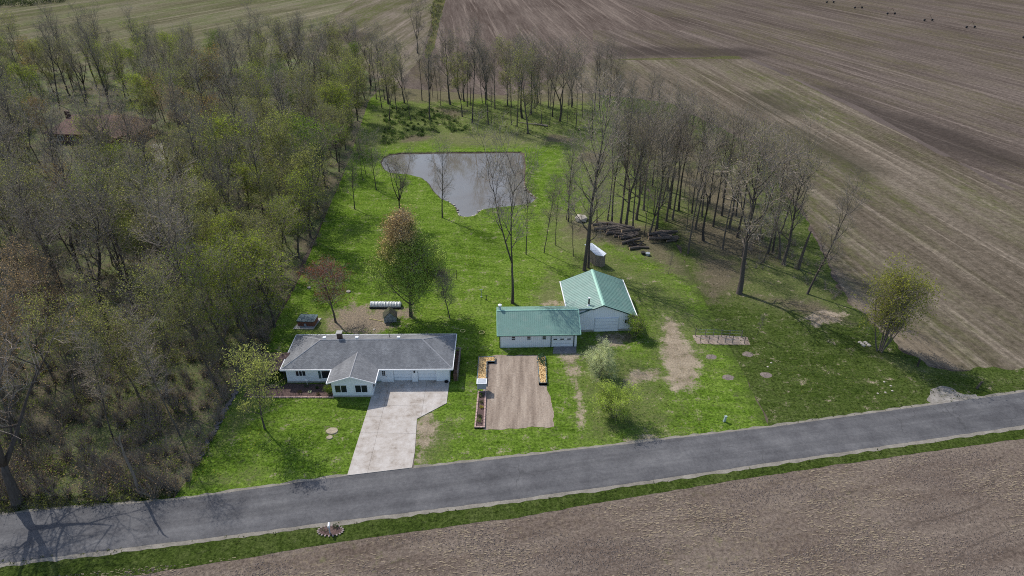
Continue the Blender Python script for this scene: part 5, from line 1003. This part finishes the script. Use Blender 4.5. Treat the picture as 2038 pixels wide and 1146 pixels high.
# silver-roofed shed
qx, qy = at(1185, 524); ss = thing('silver_roofed_shed', qx, qy, 0, 0, 'small narrow wooden shed with pale silver mono-pitch roof', 'shed')
fp = [at(1186, 527), at(1200, 527), at(1205.5, 517)]; top_ = [at(1163, 486.5, 2.6), at(1178, 482, 2.9), at(1207, 504.5, 2.6), at(1201, 510.5, 2.3), at(1186, 508, 2.3)]
P = [(x - qx, y - qy) for x, y in top_]; zz = [2.6, 2.75, 2.6, 2.35, 2.35]
c0 = (sum(p[0] for p in P) / 5, sum(p[1] for p in P) / 5); wl = [(c0[0] + (p[0] - c0[0]) * 0.92, c0[1] + (p[1] - c0[1]) * 0.92) for p in P]
MB().prism(wl[::-1], 0, 2.28).build('wall', M['wood_gray'], ss); MB().slab([(p[0], p[1], z + 0.03) for p, z in zip(P, zz)][::-1], 0.06).build('roof', M['galv'], ss)
n_ = len(wl)
for i in range(n_):
    a, c = Vector((*wl[i], 0)), Vector((*wl[(i + 1) % n_], 0)); k = max(2, int((c - a).length / 0.45)); nrm = (c - a).normalized().cross(Vector((0, 0, 1))) * -0.02
    for j in range(k):
        if i in (0, 1): continue
        p, q = a.lerp(c, (j + 0.06) / k), a.lerp(c, (j + 0.94) / k); MB().prism([(p.x, p.y), (q.x, q.y), (q.x + nrm.x, q.y + nrm.y), (p.x + nrm.x, p.y + nrm.y)], 0.1, 2.26).build('plank', M['wood_gray'], ss)
# logs
LM = []
for i in range(5):
    g_ = random.Random(i); L = g_.uniform(1.6, 4.4); r_ = g_.uniform(0.13, 0.34); mb = MB(); mb.tube([(-L / 2, 0, 0), (0, g_.uniform(-0.1, 0.1), 0), (L / 2, 0, 0)], [r_, r_ * 0.95, r_ * 0.85], 8); mb.m[-1] = 1; mb.m[-2] = 1; LM.append((mb.mesh('log', [M['log'], M['cut']]), r_))
def log(px, py, z, i, yaw, label, group, sc_=1.0):
    me, r_ = LM[i]; o = bpy.data.objects.new('log', me); C.objects.link(o); o.location = (*at(px, py), z + r_ * sc_); o.rotation_euler = (pr.uniform(0, 6), pr.uniform(-0.08, 0.08), yaw); o.scale = (sc_,) * 3; finish(o, None, label, 'log', group)
for k in range(46):
    t = pr.random(); px = 1200 + 52 * t + pr.uniform(-6, 6); py = 452 + 20 * t + pr.uniform(-8, 7); log(px, py, pr.choice([0, 0, 0.3, 0.55]), pr.randrange(5), pr.uniform(-0.9, 0.5), 'dark log in the sprawling woodpile behind the silver-roofed shed', 'logs of the sprawling woodpile', pr.uniform(0.8, 1.25))
for k in range(26): log(pr.uniform(1303, 1338), pr.uniform(466, 482), pr.choice([0, 0.3, 0.55]), pr.randrange(5), pr.uniform(-0.4, 0.4), 'dark log in the compact woodpile by the right-hand wood', 'logs of the compact woodpile', 0.95)
for px, py, i, yw, lb in ((1262, 496, 1, 0.25, 'long pale log lying below the burnt heap'), (1280, 494, 3, -0.1, 'dark log lying right of the burnt heap'), (1255, 482, 2, 0.4, 'log leaning behind the burnt heap')): log(px, py, 0, i, yw, lb, None)
bp = thing('burnt_heap', *at(1262, 490), 0, 0, 'black charred heap of burnt wood between the two woodpiles', 'burnt heap')
for k in range(14):
    a = pr.uniform(0, 6.28); p = Vector((pr.uniform(-1.2, 1.2), pr.uniform(-0.6, 0.6), 0.1)); MB().tube([p, p + Vector((math.cos(a) * 1.2, math.sin(a) * 1.2, pr.uniform(0.1, 0.7)))], pr.uniform(0.08, 0.18), 6).build('charred_branch', M['ash'], bp)
for px, py, c_, lb in ((1280, 506, 'ash', 'black bucket on the grass edge below the burnt heap'), (1289, 508, 'galv', 'grey metal tub beside the black bucket')):
    o = MB().tube([(0, 0, 0), (0, 0, 0.5)], [0.35, 0.45], 10).build('tub', M[c_]); o.location = (*at(px, py), 0); finish(o, None, lb, 'tub')
lg2 = MB().tube([(0, 0, 0.25), (-2.5, 1.2, 0.3), (-5.5, 2.0, 0.3), (-8.5, 3.4, 0.35)], [0.28, 0.22, 0.16, 0.08], 7).tube([(-3, 1.3, 0.3), (-4.5, 3.0, 0.8)], [0.1, 0.04], 5).build('fallen_tree', M['wood_gray']); lg2.location = (*at(1090, 252), 0); finish(lg2, None, 'long fallen tree trunk lying in the grass behind the pond', 'fallen tree')
t = tree('wide4', *at(700, 76), 11, 'dark uprooted tree lying in the striped field', color='bare', name='fallen_tree', rz=0.3, cat='fallen tree', tilt=(R(80), R(15))); t.location.z = 0.8

# ------------------------------------------------------------------ vegetable plot furniture
def raised_bed(poly, h, label, top='straw'):
    x, y = poly[0]; P = [(a - x, c - y) for a, c in poly]; t = thing('raised_bed', x, y, 0, 0, label, 'raised bed')
    n = len(P); cx = sum(p[0] for p in P) / n; cy = sum(p[1] for p in P) / n
    for i in range(n):
        a, c = Vector((*P[i], 0)), Vector((*P[(i + 1) % n], 0)); d = (c - a).normalized(); nm = Vector((-d.y, d.x, 0)) * 0.12
        MB().prism([(a.x, a.y), (c.x, c.y), (c.x + nm.x, c.y + nm.y), (a.x + nm.x, a.y + nm.y)], 0, h).build('side_board', M['blueblock'], t)
    Q = [(p[0] * 1.0, p[1] * 1.0) for p in P]; mb = MB().prism(Q, 0.02, h - 0.03); mb.build('fill', M[top], t)
    tf = MB()
    A_ = np.array(P); s_pts = inpoly(P, 260, pr)
    for (a, c) in s_pts: random.seed(pr.random()); tf.leaf(Vector((a, c, h)), 0.22, 0)
    finish(tf.build('straw_tuft', M['straw'], t), 'stuff'); return t
raised_bed(pts((948.5, 763), (968, 763), (970, 719), (986, 719), (986, 709), (952, 709), z=0.4), 0.4, 'L-shaped straw-topped raised bed at the upper left of the vegetable plot')
raised_bed(pts((1072.5, 762), (1089, 762), (1086, 708), (1069, 709), z=0.4), 0.4, 'straw-topped raised bed with leafy greens at the right of the plot')
for k in range(9): small_plant(1070 + pr.uniform(3, 14), 712 + k * 2.2, 0.45, (0.075, 0.16, 0.09), 'blue-green leafy vegetable in the right-hand raised bed', 'leafy_vegetable', 26, 0.22, 1.0, 'vegetable', 0.36, 'leafy greens in the right-hand raised bed')
bp_ = pts((944, 853), (965, 853), (968, 781), (951, 781)); bx, by = bp_[0]; bt = thing('brick_planter', bx, by, 0, 0, 'narrow pink brick planter with a few plants beside the plot', 'planter')
P = [(a - bx, c - by) for a, c in bp_]; MB().prism([(p[0] * 0.98, p[1]) for p in P], 0.01, 0.16).build('soil', M['mulch'], bt); mb = MB()
for i in range(4):
    a, c = Vector((*P[i], 0)), Vector((*P[(i + 1) % 4], 0)); L = (c - a).length; k = int(L / 0.28); d = (c - a).normalized(); nm = Vector((-d.y, d.x, 0))
    for j in range(k):
        p, q = a + d * (j * L / k + 0.015), a + d * ((j + 1) * L / k - 0.015); w_ = 0.2; mb.prism([(p.x, p.y), (q.x, q.y), (q.x + nm.x * w_, q.y + nm.y * w_), (p.x + nm.x * w_, p.y + nm.y * w_)], 0.0, 0.26 + 0.03 * (j % 2))
finish(mb.build('brick', M['redbrick'], bt), 'stuff')
for px, py, h, c_, lb in ((957, 790, 0.45, (0.1, 0.17, 0.04), 'green plant nearest the grey cabinet in the brick planter'), (958, 803, 0.4, (0.09, 0.13, 0.04), 'second green plant down from the grey cabinet'), (958, 813, 0.4, (0.45, 0.42, 0.06), 'yellow-flowering plant in the middle of the brick planter'), (954, 840, 0.6, (0.17, 0.27, 0.04), 'bright green clump at the road end of the brick planter'), (955, 831, 0.4, (0.08, 0.12, 0.04), 'dark green plant just above the bright clump')):
    small_plant(px, py, h, c_, lb, z=0.16)
kx, ky = at(959, 783); kb = thing('metal_cabinet', kx, ky, 0, 0, 'pale grey box cabinet on legs standing above the brick planter', 'cabinet')
MB().box(-0.62, 0.62, 0, 1.0, 0.75, 1.7).build('body', M['greyplastic'], kb); MB().box(-0.55, 0.55, -0.02, -0.003, 0.8, 1.62).build('front_panel', plain('ribbed_panel', (0.3, 0.33, 0.36), 0.5, 0.1, 3), kb); MB().box(-0.7, 0.7, -0.05, 1.08, 1.701, 1.76).build('lid', M['trim'], kb); MB().box(-0.58, 0.58, 0.07, 0.96, 1.763, 1.78).build('lid_panel', M['greyplastic'], kb)
for x in (-0.58, 0.52):
    for y in (0.02, 0.92): MB().box(x, x + 0.06, y, y + 0.06, 0, 0.749).build('leg', M['greyplastic'], kb)
# vines: posts with wires
for row, P_, nm in (('back', [(1383.5, 668), (1403, 669), (1419, 669), (1435, 670), (1451, 671), (1475, 672)], 'back'), ('front', [(1393, 681), (1410, 682), (1428, 682), (1443, 682), (1457, 683), (1481, 684)], 'front')):
    for i, (px, py) in enumerate(P_):
        x, y = at(px, py); pos = ('leftmost', 'second from left', 'third from left', 'third from right', 'second from right', 'rightmost')[i]
        o = MB().tube([(0, 0, 0), (0.02, 0, 1.35)], [0.06, 0.055], 6).build('vine_post', M['wood_gray']); o.location = (x, y, 0); finish(o, None, '%s post in the %s row of the vine bed' % (pos, nm), 'post', 'vine posts')
    a, c = at(*P_[0]), at(*P_[-1])
    for z in (0.7, 1.25): o = MB().tube([(a[0], a[1], z), (c[0], c[1], z)], 0.012, 4).build('vine_wire', M['galv']); finish(o, None, '%s wire along the %s row of vine posts' % ('lower' if z < 1 else 'upper', nm), 'wire')
for px, py, lb in ((1415, 710, 'brown mulch ring on the lawn just below the vine posts'), (1449, 751, 'brown mulch ring on the bright lawn nearest the boundary, lower one'), (1488, 705, 'brown mulch ring on the duller grass nearest the vine posts'), (1524, 746, 'brown mulch ring on the duller grass nearest the road')):
    mb = MB(); mb.v = [(0, 0, 0.1)] + [(0.8 * math.cos(t) * pr.uniform(0.85, 1.15), 0.65 * math.sin(t) * pr.uniform(0.85, 1.15), 0.012) for t in [i * math.pi / 9 for i in range(18)]]; mb.f = [(0, 1 + i, 1 + (i + 1) % 18) for i in range(18)]; mb.m = [0] * 18
    o = thing('mulch_ring', *at(px, py), 0, 0, lb, 'mulch ring'); mb.build('mulch', M['ringmulch'], o); MB().tube([(0, 0, 0), (0.05, 0, 0.5)], 0.02, 5).build('seedling', M['twig'], o)
# mailbox in a stone-ringed planting, utility marker, gate posts
mx, my = at(657, 1062); mbx = thing('mailbox', mx, my, 0, R(8), 'white mailbox on a grey post beside the road', 'mailbox')
MB().box(-0.06, 0.06, -0.06, 0.06, 0, 1.0).build('post', M['greyplastic'], mbx); b = MB().box(-0.12, 0.12, -0.1, 0.42, 1.0, 1.18).tube([(0, -0.1, 1.18), (0, 0.42, 1.18)], 0.12, 10).build('box', M['trim'], mbx)
pl = thing('stone_planter', *at(658, 1057), 0, 0, 'oval planting ring of pinkish stones round the mailbox', 'planter'); 
sheetm = MB(); sheetm.prism([(1.25 * math.cos(t), 0.62 * math.sin(t)) for t in [i * math.pi / 10 for i in range(20)]], 0.0, 0.1); sheetm.build('soil', M['mulch'], pl)
RS = rock_mesh(77, 'stone', plain('pinkish_stone', (0.3, 0.24, 0.22), 0.95, 0.35, 4, 0.4))
for i in range(20): t = i * math.pi / 10; o = bpy.data.objects.new('stone', RS); C.objects.link(o); o.parent = pl; o.location = (1.35 * math.cos(t), 0.7 * math.sin(t), 0.09); o.scale = (0.17, 0.12, 0.11); o.rotation_euler = (0, 0, t)
small_plant(668, 1050, 0.5, (0.04, 0.09, 0.03), 'dark green bush right of the mailbox post', n=110, size=0.12)
small_plant(643, 1056, 0.4, (0.14, 0.16, 0.08), 'thin grey-green plant left of the mailbox post', n=40, size=0.1)
small_plant(651, 1059, 0.35, (0.1, 0.14, 0.05), 'small tuft in front of the mailbox post', n=30, size=0.1)
o = MB().box(-0.14, 0.14, -0.1, 0.1, 0, 0.85).box(-0.17, 0.17, -0.13, 0.13, 0.85, 0.93).build('utility_pedestal', plain('pale_green_box', (0.35, 0.42, 0.4), 0.6, 0.1, 3)); o.location = (*at(1441, 839), 0); o.rotation_euler = (0, R(8), 0.3); finish(o, None, 'small pale utility pedestal on the lawn near the road', 'utility box')
for px, py, tl, lb in ((1826, 729, 0.0, 'dark wooden post in the shade of the bushy tree'), (1944, 773, 0.25, 'leaning dark wooden post by the gravel apron')):
    o = MB().tube([(0, 0, -0.1), (0, 0, 1.25)], [0.16, 0.14], 7).build('wooden_post', M['bark_dark']); o.location = (*at(px, py), 0); o.rotation_euler = (0, tl, 0); finish(o, None, lb, 'post')
for px, py in ((1747, 783), (1762, 781), (1776, 778), (1773, 768), (1760, 760), (1528, 730), (1535, 722)):
    o = bpy.data.objects.new('limestone_rock', RP[px % 3]); C.objects.link(o); o.location = (*at(px, py), 0.03); o.scale = (0.2, 0.17, 0.12); finish(o, None, 'small pale rock in the duller grass near the road', 'stone', 'pale rocks in the neighbour grass')
for k in range(6):
    px, py = 1712 + k * 3.5, 682 + (k % 3) * 3; o = bpy.data.objects.new('rubble_rock', RP[k % 3]); C.objects.link(o); o.location = (*at(px, py), 0.1); o.scale = (0.4, 0.3, 0.25); finish(o, None, 'pale rock in the heap at the foot of the bushy tree', 'stone', 'rock heap by the bushy tree')
# centre-pivot irrigation rig in the far right field
tw = [at(1540, -7), at(1652, 6), at(1708, 17), at(1773, 29), at(1847, 42), at(1931, 56), at(2045, 76)]
irr = thing('irrigation_rig', tw[0][0], tw[0][1], 0, 0, 'long wheeled irrigation rig standing across the far right field', 'irrigation rig')
ox, oy = tw[0]
for i, (x, y) in enumerate(tw):
    X, Y = x - ox, y - oy; dx, dy = (0.97, 0.1)
    tm = MB()
    for s_ in (-1, 1): tm.tube([(X + s_ * 2.2, Y + s_ * 0.3, 0.6), (X, Y, 3.4)], 0.07, 4)
    tm.tube([(X - 2.2, Y - 0.3, 0.6), (X + 2.2, Y + 0.3, 0.6)], 0.09, 4); t_ = tm.build('tower', M['rust'], irr)
    for s_ in (-1, 1): MB().tube([(X + s_ * 2.2, Y + s_ * 0.3 - 0.2, 0.65), (X + s_ * 2.2, Y + s_ * 0.3 + 0.2, 0.65)], 0.55, 12).build('wheel', M['black'], t_)
MB().tube([(x - ox, y - oy, 3.4) for x, y in tw], 0.05, 5).build('pipe', M['rust'], irr)
print('trees', NTREE[0], 'objects', len(bpy.data.objects))
